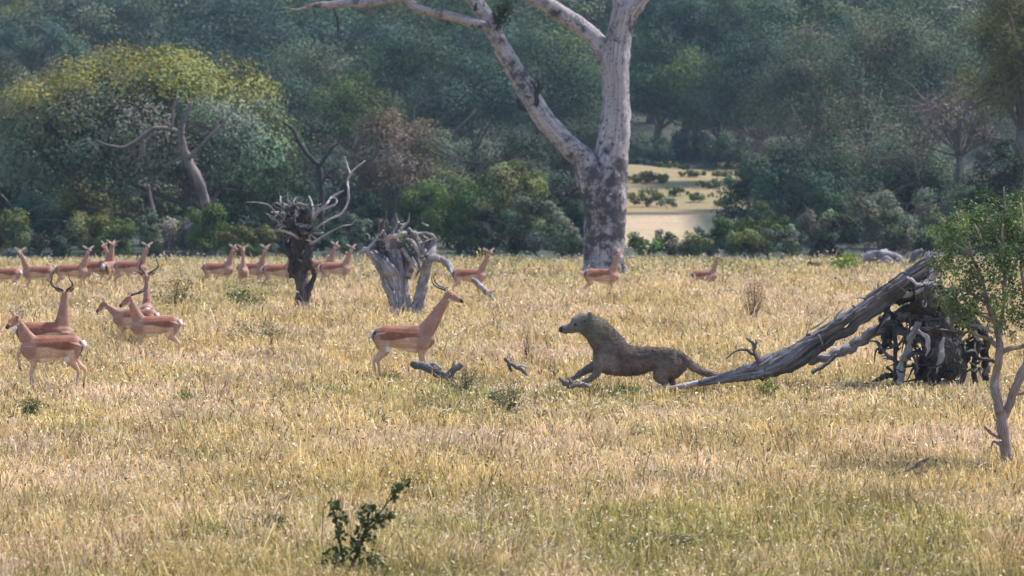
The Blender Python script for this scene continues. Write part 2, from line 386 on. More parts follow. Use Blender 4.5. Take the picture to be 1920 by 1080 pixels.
def tree(px, ytop, ybot, wpx, Y, tint, label, name='tree', cat='tree', group=None, top=None, leafpx=2.6, dens=1.15, dome=True, tx=None, nc=None, barkc=(1,1,1), twigs=0, droop=0, flatc=.75, depth=.8, limbs=12):
    s = Y/FPX; x = (px-960)*s; gz = float(terrain(x, Y))
    zt = PT(px, ytop, Y)[2]; zb = max(PT(px, ybot, Y)[2], gz+.1)
    W3 = wpx*s; H3 = max(zt-zb, .3)
    area = (wpx*.5333)*((ybot-ytop)*.5333); leaf = leafpx/(.5333/s)
    n = int(min(max(area*1.35*dens, 700), 80000))
    root = empty(name, (x, Y, gz), label, cat, group)
    isb = cat == 'bush'
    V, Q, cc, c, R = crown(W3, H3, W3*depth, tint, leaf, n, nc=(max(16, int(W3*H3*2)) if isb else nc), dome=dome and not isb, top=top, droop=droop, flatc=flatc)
    off = np.array((0, 0, zb-gz)); V = V+off; c = c+off
    wd = W(); r0 = max(.02*W3+.015*(zt-gz), .02)
    bs = np.zeros(3) if tx is None else np.array(((tx-px)*s, 0, 0))
    wood_for(wd, bs, c, max((zb-gz)+H3*(.1 if isb else .25), .15), r0*(.5 if isb else 1), barkc, k=(6 if isb else limbs))
    for _ in range(twigs):
        i = rng.integers(len(c)); a = c[i]; e = a + rng.normal(size=3)*R[i]*1.4; 
        wd.tube([a, (a+e)/2+rng.normal(size=3)*R[i]*.25, e], [r0*.12, r0*.08, r0*.03], barkc, seg=4, n=3)
    link('stem' if isb else 'trunk', wd.mesh('wood'), M_TREEBARK, root)
    link('foliage' if isb else 'crown', npmesh('leaves', V, Q, cc), M_LEAF, root)
    return root

ORD = ['first','second','third','fourth','fifth','sixth','seventh','eighth','ninth','tenth','eleventh','twelfth','thirteenth','fourteenth','fifteenth','sixteenth','seventeenth','eighteenth','nineteenth','twentieth','twenty-first','twenty-second','twenty-third','twenty-fourth','twenty-fifth','twenty-sixth','twenty-seventh','twenty-eighth']

def build_forest():
    # the broad tree at the left with sunlight on its top painted yellow-green
    Y = 176.; r = tree(262, 92, 560, 545, Y, 'grey', 'broad umbrella-shaped tree at the left with yellow-green top tinted as if sunlit and pale arching limb', name='umbrella_tree', top='yellow', dens=1.3, limbs=6, leafpx=3.6, nc=70, barkc=(1.1,1.0,1.0), tx=385)
    wd = W()
    for pts in ([(388,470,10),(388,410,9),(375,350,9),(352,300,8),(340,255,6),(345,230,4),(360,190,2)],
                [(345,252,5),(320,243,4),(290,240,4),(265,258,4),(235,276,3),(205,272,2),(180,262,1)],
                [(352,300,5),(390,260,3),(420,230,2),(440,200,1)], [(320,243,3),(325,210,3),(332,180,2)],
                [(290,400,4),(282,370,3),(278,345,2)], [(380,400,6),(385,370,4),(380,345,3)],
                [(268,258,3),(270,285,2),(258,300,1.5)]):
        wd.ptube(pts, Y-7.5, (1.3,1.2,1.25), seg=6, wob=.3)
    link('limb', wd.mesh('limb', org=r.location), M_TREEBARK, r)
    rows = {
     'far': ('in the farthest row of the wood', [  # px, ytop, ybot, w, Y, tint, kw
        (20,5,150,170,330,'olive',{}), (75,40,170,160,300,'blue',{}), (120,-20,130,180,340,'grey',{}), (230,-40,80,200,380,'blue',{}), (330,-30,110,190,350,'blue',{}), (450,-30,150,220,320,'blue',{}),
        (590,-50,90,180,360,'grey',{}), (700,-30,110,220,330,'olive',{}), (840,-40,110,220,350,'mid',{}), (960,-30,100,200,370,'olive',{}), (1080,-40,110,180,350,'dark',{}),
        (1220,-50,130,200,320,'blue',{}), (1280,-20,150,180,308,'blue',{}), (1335,-50,150,200,330,'mid',{}), (1390,0,170,180,306,'dark',{}), (1450,-50,100,220,350,'grey',{}), (1580,-60,120,240,340,'grey',{}), (1700,-60,120,220,345,'grey',{}), (1830,-60,130,240,330,'grey',{}), (1950,-60,150,200,330,'olive',{})]),
     'middle': ('in the middle row of the wood', [
        (-20,90,330,220,215,'shade',{}), (90,110,360,260,205,'grey',{}), (480,95,380,210,225,'blue',{}), (590,70,300,210,262,'grey',{}), (660,130,330,190,245,'mid',{}), (770,70,270,270,262,'dark',{}), (890,90,340,260,255,'blue',{}),
        (1010,60,360,240,268,'dark',{}), (1080,200,400,200,240,'shade',{}), (960,240,430,200,215,'shade',{}),
        (1230,70,318,210,304,'dark',{}), (1300,90,322,190,302,'mid',{}), (1345,150,318,160,300,'shade',{}), (1420,30,330,220,262,'blue',{}), (1520,40,380,220,236,'grey',{}),
        (560,220,400,180,218,'shade',{}), (640,300,450,170,200,'blue',{}), (830,240,420,160,222,'grey',{}), (1660,0,330,230,232,'grey',{'droop':1.2}), (1800,10,360,260,226,'grey',{'droop':1.}), (200,280,440,260,196,'shade',{}), (30,280,440,200,190,'dark',{}), (420,250,440,220,194,'dark',{})]),
     'near': ('in the near row of the wood', [
        (742,195,450,190,186,'brown',{'dens':.62,'twigs':120}), (510,300,450,150,180,'dark',{}), (1590,130,440,200,196,'grey',{'dens':.8,'twigs':60,'droop':1.}), (1480,270,470,170,182,'blue',{}), (1560,330,480,150,176,'dark',{}), (1700,190,440,190,188,'grey',{'droop':1.2,'dens':.7,'twigs':120}), (1790,150,330,150,184,'twig',{'dens':.3,'twigs':200}),
        (1650,340,480,160,172,'grey',{'twigs':40}), (1905,-30,330,240,168,'olive',{'twigs':60}), (1880,260,480,190,164,'shade',{}), (1780,340,480,160,170,'grey',{'twigs':40}), (1405,312,400,90,196,'grey',{})]),
    }
    for row, (phr, lst) in rows.items():
        lst = sorted(lst, key=lambda a: a[0])
        for i, (px, yt, yb, wp, Y, tint, kw) in enumerate(lst):
            kw = dict(kw); kw.setdefault('leafpx', 2.4); kw.setdefault('dens', 1.15)
            tree(px, yt, yb, wp, Y, tint, f'{PNAME[tint]} {"hazy " if row=="far" else ""}tree {phr}, {ORD[i]} from the left', name='woodland_tree', group=f'trees {phr}', **kw)
    # bushes along the edge
    B = []
    for px, yt, wp, Y, tint in [(15,400,110,166,'olive'), (75,370,120,172,'blue'), (110,420,100,160,'shade'), (175,385,110,166,'olive'), (230,410,90,160,'mid'), (290,390,100,168,'grey'), (350,395,100,164,'twig'), (385,372,100,160,'mid'), (440,420,80,158,'olive'), (490,425,90,160,'olive'),
         (530,410,90,166,'shade'), (610,420,90,160,'dark'), (655,400,80,166,'grey'), (700,405,80,162,'shade'), (760,430,70,158,'olive'), (800,345,110,172,'mid'), (860,340,120,168,'mid'), (900,385,90,160,'shade'), (950,300,150,178,'olive'), (965,390,90,162,'dark'), (1010,370,110,160,'grey'), (1060,400,90,158,'grey'), (1075,350,70,166,'dark'),
         (1205,428,80,158,'mid'), (1245,432,80,162,'grey'), (1290,436,80,158,'olive'), (1335,405,80,162,'grey'), (1365,395,70,162,'mid'), (1400,400,90,158,'olive'), (1440,380,80,164,'mid'), (1470,410,80,156,'grey'), (1530,380,90,162,'grey'), (1570,400,80,158,'shade'), (1620,380,90,160,'grey'), (1680,390,90,160,'grey'), (1730,390,100,162,'grey'), (1790,400,90,156,'mid'), (1850,390,100,158,'dark'), (1915,380,110,160,'olive')]:
        B.append((px, yt, wp, Y, tint))
    B.sort()
    for i, (px, yt, wp, Y, tint) in enumerate(B):
        o = f'{ORD[i]} from the left' if i < 20 else f'{ORD[len(B)-1-i]} from the right'
        tree(px, yt, 498, wp, Y, tint, f'{PNAME[tint]} bush at the woodland edge, {o}', name='bush', cat='bush', group='bushes along the woodland edge', leafpx=2.5, dens=1.3, flatc=.9, twigs=14 if tint in ('grey','twig') else 4)
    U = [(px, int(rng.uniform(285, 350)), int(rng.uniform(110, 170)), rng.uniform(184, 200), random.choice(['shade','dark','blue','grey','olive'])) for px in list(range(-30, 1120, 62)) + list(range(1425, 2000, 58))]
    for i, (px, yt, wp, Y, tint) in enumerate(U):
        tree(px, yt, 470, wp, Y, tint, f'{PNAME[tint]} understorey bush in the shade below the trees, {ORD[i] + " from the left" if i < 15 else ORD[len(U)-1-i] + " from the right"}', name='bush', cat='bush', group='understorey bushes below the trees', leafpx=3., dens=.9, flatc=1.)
    # bank shrubs beyond the sand
    bank = [(1212,352,70,240,'olive',398), (1250,372,50,238,'grey',400), (1310,362,60,244,'olive',394), (1380,330,60,252,'mid',392), (1200,335,70,262,'olive',372), (1300,325,60,268,'olive',362), (1250,318,60,280,'mid',345), (1355,322,70,274,'olive',352), (1215,255,120,296,'dark',330), (1290,250,130,299,'shade',328), (1365,255,130,295,'dark',332), (1430,260,120,290,'shade',340), (1225,325,95,262,'olive',385), (1275,350,60,250,'mid',392), (1330,340,60,256,'olive',385), (1352,375,40,240,'olive',398), (1195,300,60,285,'dark',360), (1285,318,30,285,'dark',335)]
    for i, (px, yt, wp, Y, tint, yb) in enumerate(sorted(bank)):
        tree(px, yt, yb, wp, Y, tint, f'{PNAME[tint]} low shrub on the far yellow river bank, {ORD[i]} from the left', name='bush', cat='bush', group='shrubs on the far river bank', leafpx=2.3, flatc=1., dens=1.1)
    # far-off wood as one mass
    Vs=[]; Qs=[]; Cs=[]; k=0
    for j in range(560):
        Y = 300+360*rng.random()**1.3; x = rng.uniform(-.19, .19)*Y
        if Y < 325 and .02 < x/Y < .07: continue
        if Y < 360 and False: continue
        W3 = rng.uniform(7, 13); H3 = rng.uniform(6, 9)
        V, Q, cc, c, R = crown(W3, H3, W3*.8, random.choice(['blue','blue','dark','grey','mid']), 3.2*Y/3840, 2800, nc=22)
        V = V + (x, Y, float(terrain(x, Y))+rng.uniform(.2, 2.)); Vs.append(V); Qs.append(Q+k); Cs.append(cc); k += len(V)
    o = link('distant_woodland', npmesh('distant_woodland', np.vstack(Vs), np.vstack(Qs), np.vstack(Cs)), M_LEAF)
    tag(o, 'hazy distant woodland covering the rising slope', 'woodland', kind='stuff')
build_forest()

# dead twisted black tree inside the wood, behind the left dead snag
r = empty('bare_tree', PT(603, 470, 170)*(1,1,0)+(0,0,float(terrain(-8, 170))), 'thin bare black-branched tree in the wood above the left dead snag', 'tree')
wd = W()
for p in ([(605,470,6),(602,400,5),(600,340,5),(598,310,5)], [(598,310,5),(580,290,4),(560,265,4),(548,240,3),(530,228,2)], [(598,312,4),(618,285,3),(632,270,2),(655,264,1)], [(600,350,3),(622,320,2),(640,310,1)]):
    wd.ptube(p, 170, (.35,.33,.33), seg=6, wob=.4)
link('trunk', wd.mesh('trunk', org=r.location), M_DARK, r)

# ---------------------------------------------------------------- the big forked tree
def big_tree():
    Y = 127.5; g = np.array(((1136-960)*Y/FPX, Y, 0)); g[2] = float(terrain(g[0], Y))
    r = empty('forked_tree', g, 'huge pale mauve-grey forked tree rising out of frame at centre right', 'tree')
    wd = W(); c = (1,1,1)
    wd.ptube([(1133,560,50),(1134,528,42),(1134,500,38),(1134,480,37),(1136,420,39),(1139,360,38),(1146,300,32),(1154,225,27),(1155,165,24),(1154,120,27),(1162,60,24),(1176,10,26)], Y, c, seg=26, n=9, rough=.06, ridge=.05)
    wd.ptube([(1125,400,26),(1113,350,28),(1096,303,24),(1055,262,20),(1015,215,19),(982,160,18),(947,100,16),(925,55,15),(902,18,15),(878,-20,13),(850,-90,11),(800,-160,7)], Y-.2, c, seg=14, n=7, rough=.07)
    wd.ptube([(1150,140,22),(1128,88,18),(1098,58,16),(1058,30,16),(1018,4,14),(970,-18,12),(900,-60,9),(820,-110,5)], Y+.3, c, seg=12, n=7, rough=.07)
    for ax, ay in ((1082,548),(1186,546),(1110,556),(1160,556),(1098,530),(1174,530)):
        wd.ptube([((ax+1134)/2+(ax-1134)*.1,500,9),((ax+1134)/2+(ax-1134)*.25,524,11),(ax,ay,6)], Y-.3, c, seg=10, rough=.1)
    wd.ptube([(1176,20,24),(1205,-20,20),(1240,-90,16),(1290,-170,10)], Y, c, seg=12)
    wd.ptube([(1170,20,22),(1160,-40,18),(1150,-110,14),(1120,-190,8)], Y, c, seg=12)
    link('trunk', wd.mesh('trunk', org=g), M_BARK, r)
    for pts, dy in (([(918,52,8),(897,46,9),(855,32,9),(805,22,8),(775,10,9),(760,-8,8),(720,-50,6),(660,-80,3)], -.5),
                    ([(760,-8,7),(720,2,6),(680,6,7),(620,9,7),(588,10,4),(560,18,2),(530,14,1)], -.6)):
        wb = W(); wb.ptube(pts, Y+dy, (1,.97,.96), seg=9, rough=.1, wob=.15); link('limb', wb.mesh('limb', org=g), M_BARK, r)
    wb = W()
    for p in ([(625,12,2),(633,40,2),(634,72,1)], [(890,20,3),(893,0,2),(888,-30,1)], [(800,22,3),(795,10,2),(805,-5,1)], [(1003,198,7),(1006,180,6),(1012,163,4),(1008,150,2)], [(1008,170,3),(1000,158,2),(994,148,1)], [(1010,175,2),(1020,160,1),(1018,140,1)],
              [(970,185,4),(975,200,4),(985,208,3)], [(930,55,2),(940,35,2),(950,15,1)], [(935,40,1.5),(925,22,1),(930,5,1)], [(842,33,2),(838,45,1.5),(834,55,1)]):
        wb = W(); wb.ptube(p, Y-.45, (.35,.3,.3), seg=5, wob=.3)
        link('twig', wb.mesh('stub', org=g), M_DARK, r)
    # leaf tufts on limbs, with the fuller crown above the frame
    Vs=[]; Qs=[]; Cs=[]; k=0
    for px, py, R, n in [(940,32,16,260),(948,12,14,200),(720,-90,60,1800),(860,-150,80,2600),(1010,-180,80,2600),(1150,-220,90,2600),(1290,-190,80,2200)]:
        R = R*Y/FPX; P = PT(px, py, Y-.4)+rng.normal(size=(n, 3))*R*.55
        V, Q, cc = leaves(P, .13, np.array((.07,.09,.06))*(.6+.8*rng.random(n))[:, None]); Vs.append(V-g); Qs.append(Q+k); Cs.append(cc); k += len(V)
    link('crown', npmesh('crown', np.vstack(Vs), np.vstack(Qs), np.vstack(Cs)), M_LEAF, r)
big_tree()

# ---------------------------------------------------------------- dead snags and logs
PALE = (1.5,1.45,1.45); MIDC = (1,1,1); DK = (.45,.42,.42)
def snag_left():
    Y = GY(592); g = PT(567, 592, Y); r = empty('dead_snag', g, 'dead tree with dark trunk and pale curling antler-like branches', 'dead tree', 'dead snags in the grass')
    t = W(); t.ptube([(567,600,14),(566,560,11),(566,525,11),(560,490,10),(556,450,9),(552,410,6)], Y, (.8,.75,.72), seg=16, rough=.14, wob=.2, ridge=.22)
    for p in ([(568,520,9),(578,480,8),(582,440,7),(578,400,6),(570,390,4)], [(560,510,7),(545,480,7),(538,445,7),(545,410,6),(556,398,5)], [(560,470,6),(570,440,6),(560,415,5),(548,395,4),(553,385,3)], [(548,520,4),(544,500,4),(552,480,3)], [(574,560,4),(588,520,4),(580,490,3),(585,470,2)], [(545,450,6),(565,430,6),(580,412,5)], [(540,425,6),(560,405,6),(575,395,4)], [(556,430,7),(542,415,6),(538,400,4)]):
        t.ptube([(a,b,c_,rng.normal()*.12) for a,b,c_ in p], Y-.05, (.6,.55,.55), seg=9, rough=.25, wob=.6, ridge=.25)
    link('trunk', t.mesh('trunk', org=g), M_DARK, r)
    BR = [[(560,447,5),(545,437,4),(525,432,3.5),(508,433,3)], [(560,425,4),(540,410,3),(520,402,3),(505,386,2),(485,380,1.5),(462,379,1)], [(553,402,4),(546,388,3),(528,380,3),(526,368,2)],
       [(540,412,4),(530,420,4),(534,404,3),(522,398,3),(508,398,2)], [(583,415,5),(587,398,4),(584,380,3),(579,368,2)], [(584,414,4),(600,394,4),(612,383,3),(623,369,3),(644,357,2)], [(600,394,3),(618,388,3),(631,380,3),(628,371,2),(618,374,2)],
       [(588,430,3),(617,412,3),(640,400,3),(652,378,3),(653,355,3),(652,338,3),(656,326,3),(650,308,3),(646,294,2)], [(656,327,3),(668,314,2),(685,301,1.5)], [(578,462,4),(600,448,4),(622,434,3),(645,423,2)], [(548,398,3),(558,382,3),(575,385,2),(585,378,2)], [(526,400,2),(512,410,2),(505,405,1)], [(560,392,2),(550,380,2),(556,370,1)], [(645,423,2),(660,420,1),(668,410,1)]]
    for p in BR:
        p = [(a,bb,c_*.68) for a,bb,c_ in p]
        b = W(); b.ptube([(a,bb,c_,rng.normal()*.08) for a,bb,c_ in p], Y-.12, PALE if p[0][1] < 450 else MIDC, seg=6, rough=.15, wob=.25); link('branch', b.mesh('branch', org=g), M_DEAD, r)
    for _ in range(44):
        a = rng.uniform((520,385),(592,450)); e = a+rng.normal(size=2)*(14,12)+(np.sign(a[0]-560)*6,-6); m = (a+e)/2+rng.normal(size=2)*5
        b = W(); b.ptube([(*a,1.8,-.1),(*m,1.2,-.15),(*e,.5,-.1)], Y-.1, random.choice([PALE,MIDC,DK]), seg=5, rough=.2, wob=.4); link('twig', b.mesh('twig', org=g), M_DEAD, r)
def snag_right():
    Y = GY(603); g = PT(758, 603, Y); r = empty('dead_snag', g, 'thick split dead stump with curled grey branches beside the standing ram', 'dead tree', 'dead snags in the grass')
    t = W()
    for p, c in (([(752,612,24),(750,580,20),(745,555,20),(735,525,20),(722,500,17),(705,482,12),(690,470,7),(680,466,4)], (1.15,1.1,1.15)), ([(762,605,18),(758,570,17),(752,530,17),(748,495,18),(742,465,15),(735,440,9)], (.9,.88,.92)),
                 ([(775,612,13),(783,575,14),(790,545,13),(797,515,11),(806,485,9),(813,462,7),(814,447,5),(806,440,4),(792,438,4),(770,440,3)], (1.05,1,1.05)), ([(760,520,12),(768,495,12),(760,470,10),(750,455,6)], (.6,.55,.6)), ([(720,500,10),(722,470,10),(716,440,9),(714,415,6)], (.4,.36,.36))):
        t.ptube([(a,b,c_*.82,rng.normal()*.06) for a,b,c_ in p], Y, c, seg=18, rough=.12, wob=.12, ridge=.2)
    link('trunk', t.mesh('trunk', org=g), M_DEAD, r)
    for p, c in (([(762,436,4),(745,442,5),(730,447,5),(725,470,5)], PALE), ([(775,434,5),(782,450,6),(792,470,6),(803,482,6)], MIDC), ([(753,465,4),(768,485,4),(785,507,4)], MIDC), ([(760,470,4),(778,480,5),(786,500,4),(780,520,3)], DK), ([(805,486,6),(820,484,7),(834,490,7),(843,503,6),(847,512,3)], MIDC),
                 ([(676,471,2),(690,466,3),(703,452,3),(708,445,2)], PALE), ([(716,420,3),(722,408,2),(726,398,1)], DK), ([(735,440,3),(745,418,2),(742,400,1)], MIDC), ([(750,430,3),(765,415,2),(768,398,1)], MIDC), ([(760,440,2),(740,432,3),(728,425,2)], DK), ([(770,445,4),(755,455,5),(742,470,4)], DK), ([(792,440,3),(800,455,3),(795,470,3)], DK), ([(720,430,2),(735,415,1.5),(755,410,1)], DK), ([(800,500,3),(790,485,4),(775,455,4),(762,448,3)], PALE)):
        p = [(a,bb,c_*(.85 if i_ < len(p)-1 else .4)) for i_,(a,bb,c_) in enumerate(p)]; b = W(); b.ptube([(a,bb,c_,rng.normal()*.1) for a,bb,c_ in p], Y-.25, c, seg=7, rough=.2, wob=.3, ridge=.12); link('branch', b.mesh('branch', org=g), M_DEAD, r)
    for _ in range(26):
        a = rng.uniform((690,415),(808,500)); e = a+rng.normal(size=2)*(14,12)+(0,-8); m = (a+e)/2+rng.normal(size=2)*5
        b = W(); b.ptube([(*a,2.2,-.1),(*m,1.5,-.15),(*e,.6,-.1)], Y-.1, random.choice([PALE,MIDC,DK]), seg=5, rough=.2, wob=.4); link('twig', b.mesh('twig', org=g), M_DEAD, r)
snag_left(); snag_right()

def fallen_tree():
    Y = 58.0; g = PT(1740, 736, Y); r = empty('fallen_tree', g, 'long bleached fallen trunk leaning up against a dark tangle of dead roots', 'fallen tree')
    t = W()
    t.ptube([(1752,478,8),(1738,491,12),(1708,513,12),(1675,538,11),(1628,570,10),(1580,602,10),(1540,629,10),(1500,656,12),(1460,680,14),(1420,697,14),(1385,704,11),(1350,711,8),(1310,719,5)], Y-.35, (.64,.64,.70), seg=22, n=9, rough=.12, wob=.06, ridge=.28)
    t.ptube([(1735,510,4),(1700,538,7),(1655,572,8),(1610,604,8),(1565,634,8),(1530,656,9),(1490,682,9),(1450,700,8),(1425,712,5)], Y-.30, (.40,.38,.40), seg=14, n=8, rough=.2, wob=.25, ridge=.3)
    for a, e in [((1750,480),(1763,466)),((1745,484),(1752,466)),((1738,482),(1742,470)),((1755,486),(1768,478)),((1748,490),(1764,490))]:
        t.ptube([(*a,4),((a[0]+e[0])/2,(a[1]+e[1])/2,3),(*e,.6)], Y-.4, (1.2,1.2,1.2), seg=6, rough=.2)
    for _ in range(34):
        u = rng.random(); x0 = 1400+u*330; y0 = 702-u*205+rng.uniform(-9,14); L_ = rng.uniform(14,46)
        t.ptube([(x0,y0,1.2),(x0+L_*.5,y0-L_*.31+rng.normal()*2,1.8),(x0+L_,y0-L_*.64+rng.normal()*3,.5)], Y-.35-rng.uniform(.10,.16), random.choice([(1.2,1.2,1.2),(.5,.5,.5),(.35,.33,.33)]), seg=5, rough=.2)
    link('trunk', t.mesh('trunk', org=g), M_DEAD, r)
    t = W(); t.ptube([(1315,719,6),(1275,724,5),(1229,729,5),(1188,736,4),(1153,731,2)], Y-.3, PALE, seg=8, rough=.15, wob=.3); link('branch', t.mesh('branch', org=g), M_DEAD, r)
    BR = [([(1755,585,10),(1720,588,10),(1690,594,9),(1643,618,10),(1600,648,10),(1560,664,9),(1517,676,8)], MIDC, M_DEAD, .1), ([(1640,620,5),(1675,622,8),(1710,628,9),(1740,640,9)], MIDC, M_DEAD, .0),
      ([(1570,665,4),(1548,684,4),(1522,699,4)], DK, M_DEAD, -.1), ([(1668,612,7),(1660,640,8),(1650,664,4)], DK, M_DARK, -.1), ([(1678,600,4),(1679,660,4),(1677,735,4)], MIDC, M_DARK, -.2), ([(1722,603,7),(1702,655,8),(1690,700,8),(1683,735,9)], MIDC, M_DEAD, -.3),
      ([(1423,690,5),(1415,655,4),(1407,638,3),(1398,634,1)], DK, M_DEAD, -.4), ([(1426,680,3),(1404,658,3),(1380,658,2),(1362,673,1)], DK, M_DEAD, -.4), ([(1414,655,2),(1418,644,2),(1416,636,1)], DK, M_DEAD, -.4),
      ([(1770,632,2),(1764,665,6),(1756,700,1)], PALE, M_DEAD, -.55), ([(1722,618,2),(1740,640,5),(1736,668,1)], PALE, M_DEAD, -.5),
      ([(1690,555,4),(1720,548,4),(1745,536,3),(1765,533,2)], PALE, M_DEAD, -.3), ([(1700,520,3),(1722,532,3),(1745,530,3),(1768,524,2)], PALE, M_DEAD, -.6), ([(1752,500,4),(1758,515,4),(1756,490,3),(1762,475,3)], PALE, M_DEAD, -.3), ([(1744,480,3),(1750,472,4),(1757,473,3)], PALE, M_DEAD, -.3)]
    for p, c, m, dy in BR:
        p = [(a_,b_,c_*.85) for a_,b_,c_ in p]
        b = W(); b.ptube(p, Y+dy, c, seg=9, rough=.22, wob=.4, ridge=.2); link('branch', b.mesh('branch', org=g), m, r)
    for _ in range(12):
        x0 = rng.uniform(1400, 1690); y0 = 700-(x0-1400)*.62+rng.uniform(0,14); e = (x0+rng.uniform(-26,26), y0+rng.uniform(-24,26))
        b = W(); b.ptube([(x0,y0,2.5),((x0+e[0])/2+rng.normal()*4,(y0+e[1])/2+rng.normal()*4,1.8),(*e,.6)], Y-.45, random.choice([MIDC,DK]), seg=6, rough=.2, wob=.5); link('twig', b.mesh('twig', org=g), M_DEAD, r)
    # root / stump tangle
    t = W()
    for qi, (p, c) in enumerate((([(1770,740,34),(1768,700,34),(1765,660,32),(1758,620,30),(1745,585,26),(1735,550,18),(1745,515,10)], (.9,.85,.9)), ([(1735,735,14),(1730,690,18),(1738,650,16),(1728,615,12),(1700,590,10)], (.7,.65,.65)), ([(1800,735,12),(1798,690,22),(1790,650,24),(1775,610,20),(1765,570,14)], (1,.95,1)),
                 ([(1790,700,10),(1810,670,12),(1820,650,10),(1840,640,8)], (.8,.75,.8)), ([(1828,720,8),(1826,680,8),(1832,640,8),(1815,610,10),(1780,590,12)], (.5,.45,.42)), ([(1849,712,9),(1850,670,10),(1846,630,11),(1820,600,10),(1790,570,10)], (.5,.45,.42)), ([(1812,656,6),(1835,672,6),(1868,678,5)], (.7,.6,.6)),
                 ([(1640,590,7),(1665,570,10),(1695,560,12),(1730,555,12),(1770,570,12)], (.4,.38,.38)), ([(1650,600,9),(1680,590,12),(1720,575,14),(1760,590,14)], (.4,.38,.38)), ([(1670,560,7),(1690,540,8),(1720,520,8),(1745,505,7)], (.5,.48,.48)), ([(1660,575,4),(1672,590,6),(1690,615,6),(1705,640,4)], (.5,.5,.5)),
                 ([(1760,530,8),(1775,560,10),(1800,585,12),(1830,600,8)], (.5,.48,.46)), ([(1690,740,8),(1688,700,8),(1700,660,8),(1718,620,8)], (.6,.55,.55)), ([(1752,735,9),(1748,705,10),(1745,680,10)], (.6,.55,.55)), ([(1636,716,2),(1652,708,7),(1668,702,8),(1684,704,3)], (.5,.5,.5)))):
        kq = .82 if qi == 0 else .6
        t.ptube([(a,b,c_*kq,rng.normal()*.22) for a,b,c_ in p], Y+.15, np.array(c)*(1.5 if qi == 0 else 1.), seg=16, rough=.22, wob=.5, ridge=.3)
    for _ in range(170):
        a = np.array((rng.uniform(1650,1840), rng.uniform(530,700))); b_ = a + rng.normal(size=2)*(28,28); b_[1] = min(b_[1], 728)
        m_ = (a+b_)/2+rng.normal(size=2)*8; d0 = rng.uniform(-.5,.4)
        t.ptube([(a[0],a[1],3,d0),(m_[0],m_[1],2.2,d0+rng.normal()*.1),(b_[0],b_[1],.7,d0+rng.normal()*.2)], Y, random.choice([(.5,.45,.45),(.9,.85,.85),(1.6,1.5,1.5)]), seg=5, rough=.2, wob=.5)
    link('root_mass', t.mesh('roots', org=g), M_DARK, r)
fallen_tree()

def log(name, label, cat, Y, tubes, m=None, group=None, base=None):
    p0 = tubes[0][0][0]; g = PT(p0[0], p0[1], Y); t = W()
    for p, c in tubes: t.ptube(p, Y, c, seg=8, rough=.2, wob=.25)
    o = link(name, t.mesh(name, org=g), m or M_DEAD, loc=g); tag(o, label, cat, group); return o
log('log', 'short grey forked log lying in grass below the standing ram', 'log', 59.6, [([(772,681,6),(790,686,8),(806,692,8),(834,703,8),(850,712,5)], (.5,.52,.52)), ([(866,684,5),(852,694,6),(836,706,7),(826,716,4)], (.4,.42,.42)), ([(800,690,2),(812,682,3),(828,692,2)], MIDC), ([(846,698,2),(850,684,2),(853,676,1)], MIDC)])
log('dead_branch', 'small dark crooked branch between the grey log and the big cat', 'branch', 60.5, [([(946,671,2.5),(955,680,3.5),(966,687,3.5),(980,696,3),(990,704,2)], (.6,.6,.6)), ([(952,678,3),(956,690,3),(960,697,2)], DK), ([(966,687,2),(978,686,2),(990,690,1)], PALE)])
log('stick', 'thin pale stick lying in the grass right of the grey log', 'stick', 55.6, [([(868,742,2),(895,738,2.5),(920,737,2.5),(946,729,2)], (1.4,1.2,1.0))])
log('dead_branch', 'dark broken branch heap on the ground under the big cat', 'branch', 57.0, [([(1048,708,3),(1058,718,5),(1070,724,5),(1085,722,4),(1106,726,2)], (.55,.5,.5)), ([(1066,728,3),(1070,716,4),(1064,708,2)], DK), ([(1080,714,2),(1092,718,2),(1104,722,2)], PALE)])
log('fallen_branch', 'grey bare branch sloping down behind the standing ram near the far female', 'branch', 97., [([(884,524,4),(896,534,5),(908,545,5),(920,559,4),(929,573,3)], (1.2,1.15,1.15)), ([(908,545,2),(920,548,2),(930,544,1)], MIDC)])
log('brushwood', 'brown dry brushwood heap in the right foreground by the small tree', 'brushwood', 39.6, [([(1660,893,3),(1685,885,4),(1710,878,4),(1738,864,2)], (.75,.6,.5)), ([(1675,903,2),(1700,890,3),(1725,886,3),(1748,880,1)], (.8,.65,.55)), ([(1690,888,2),(1700,872,2),(1706,865,1)], (.8,.65,.55)), ([(1710,880,2),(1724,868,3),(1742,858,2)], (.6,.5,.45)), ([(1665,900,2),(1690,895,2),(1712,900,1)], (.6,.5,.4)), ([(1722,886,2),(1738,884,2),(1742,872,1)], (.6,.5,.4))])
log('debris', 'scattered grey wood bits lying mid field below the big forked tree', 'wood debris', 108., [([(1208,556,2),(1222,560,3),(1240,563,3)], PALE), ([(1235,556,3),(1255,553,3),(1275,556,2)], MIDC), ([(1262,562,2),(1280,555,2),(1296,550,1)], MIDC), ([(1240,568,2),(1252,566,3),(1262,570,2)], PALE)])
log('root_heap', 'bleached grey root heap at the woodland edge behind the fallen trunk', 'dead roots', 142., [([(1612,505,5),(1625,485,8),(1645,478,10),(1668,480,10),(1690,490,8),(1704,508,5)], (.9,.9,1)), ([(1620,510,8),(1640,495,12),(1660,492,14),(1690,505,10)], (.75,.75,.85)), ([(1635,490,5),(1650,475,5),(1664,472,4)], PALE), ([(1704,500,5),(1716,480,6),(1730,468,4)], DK), ([(1625,500,3),(1618,485,3),(1614,478,2)], PALE)])

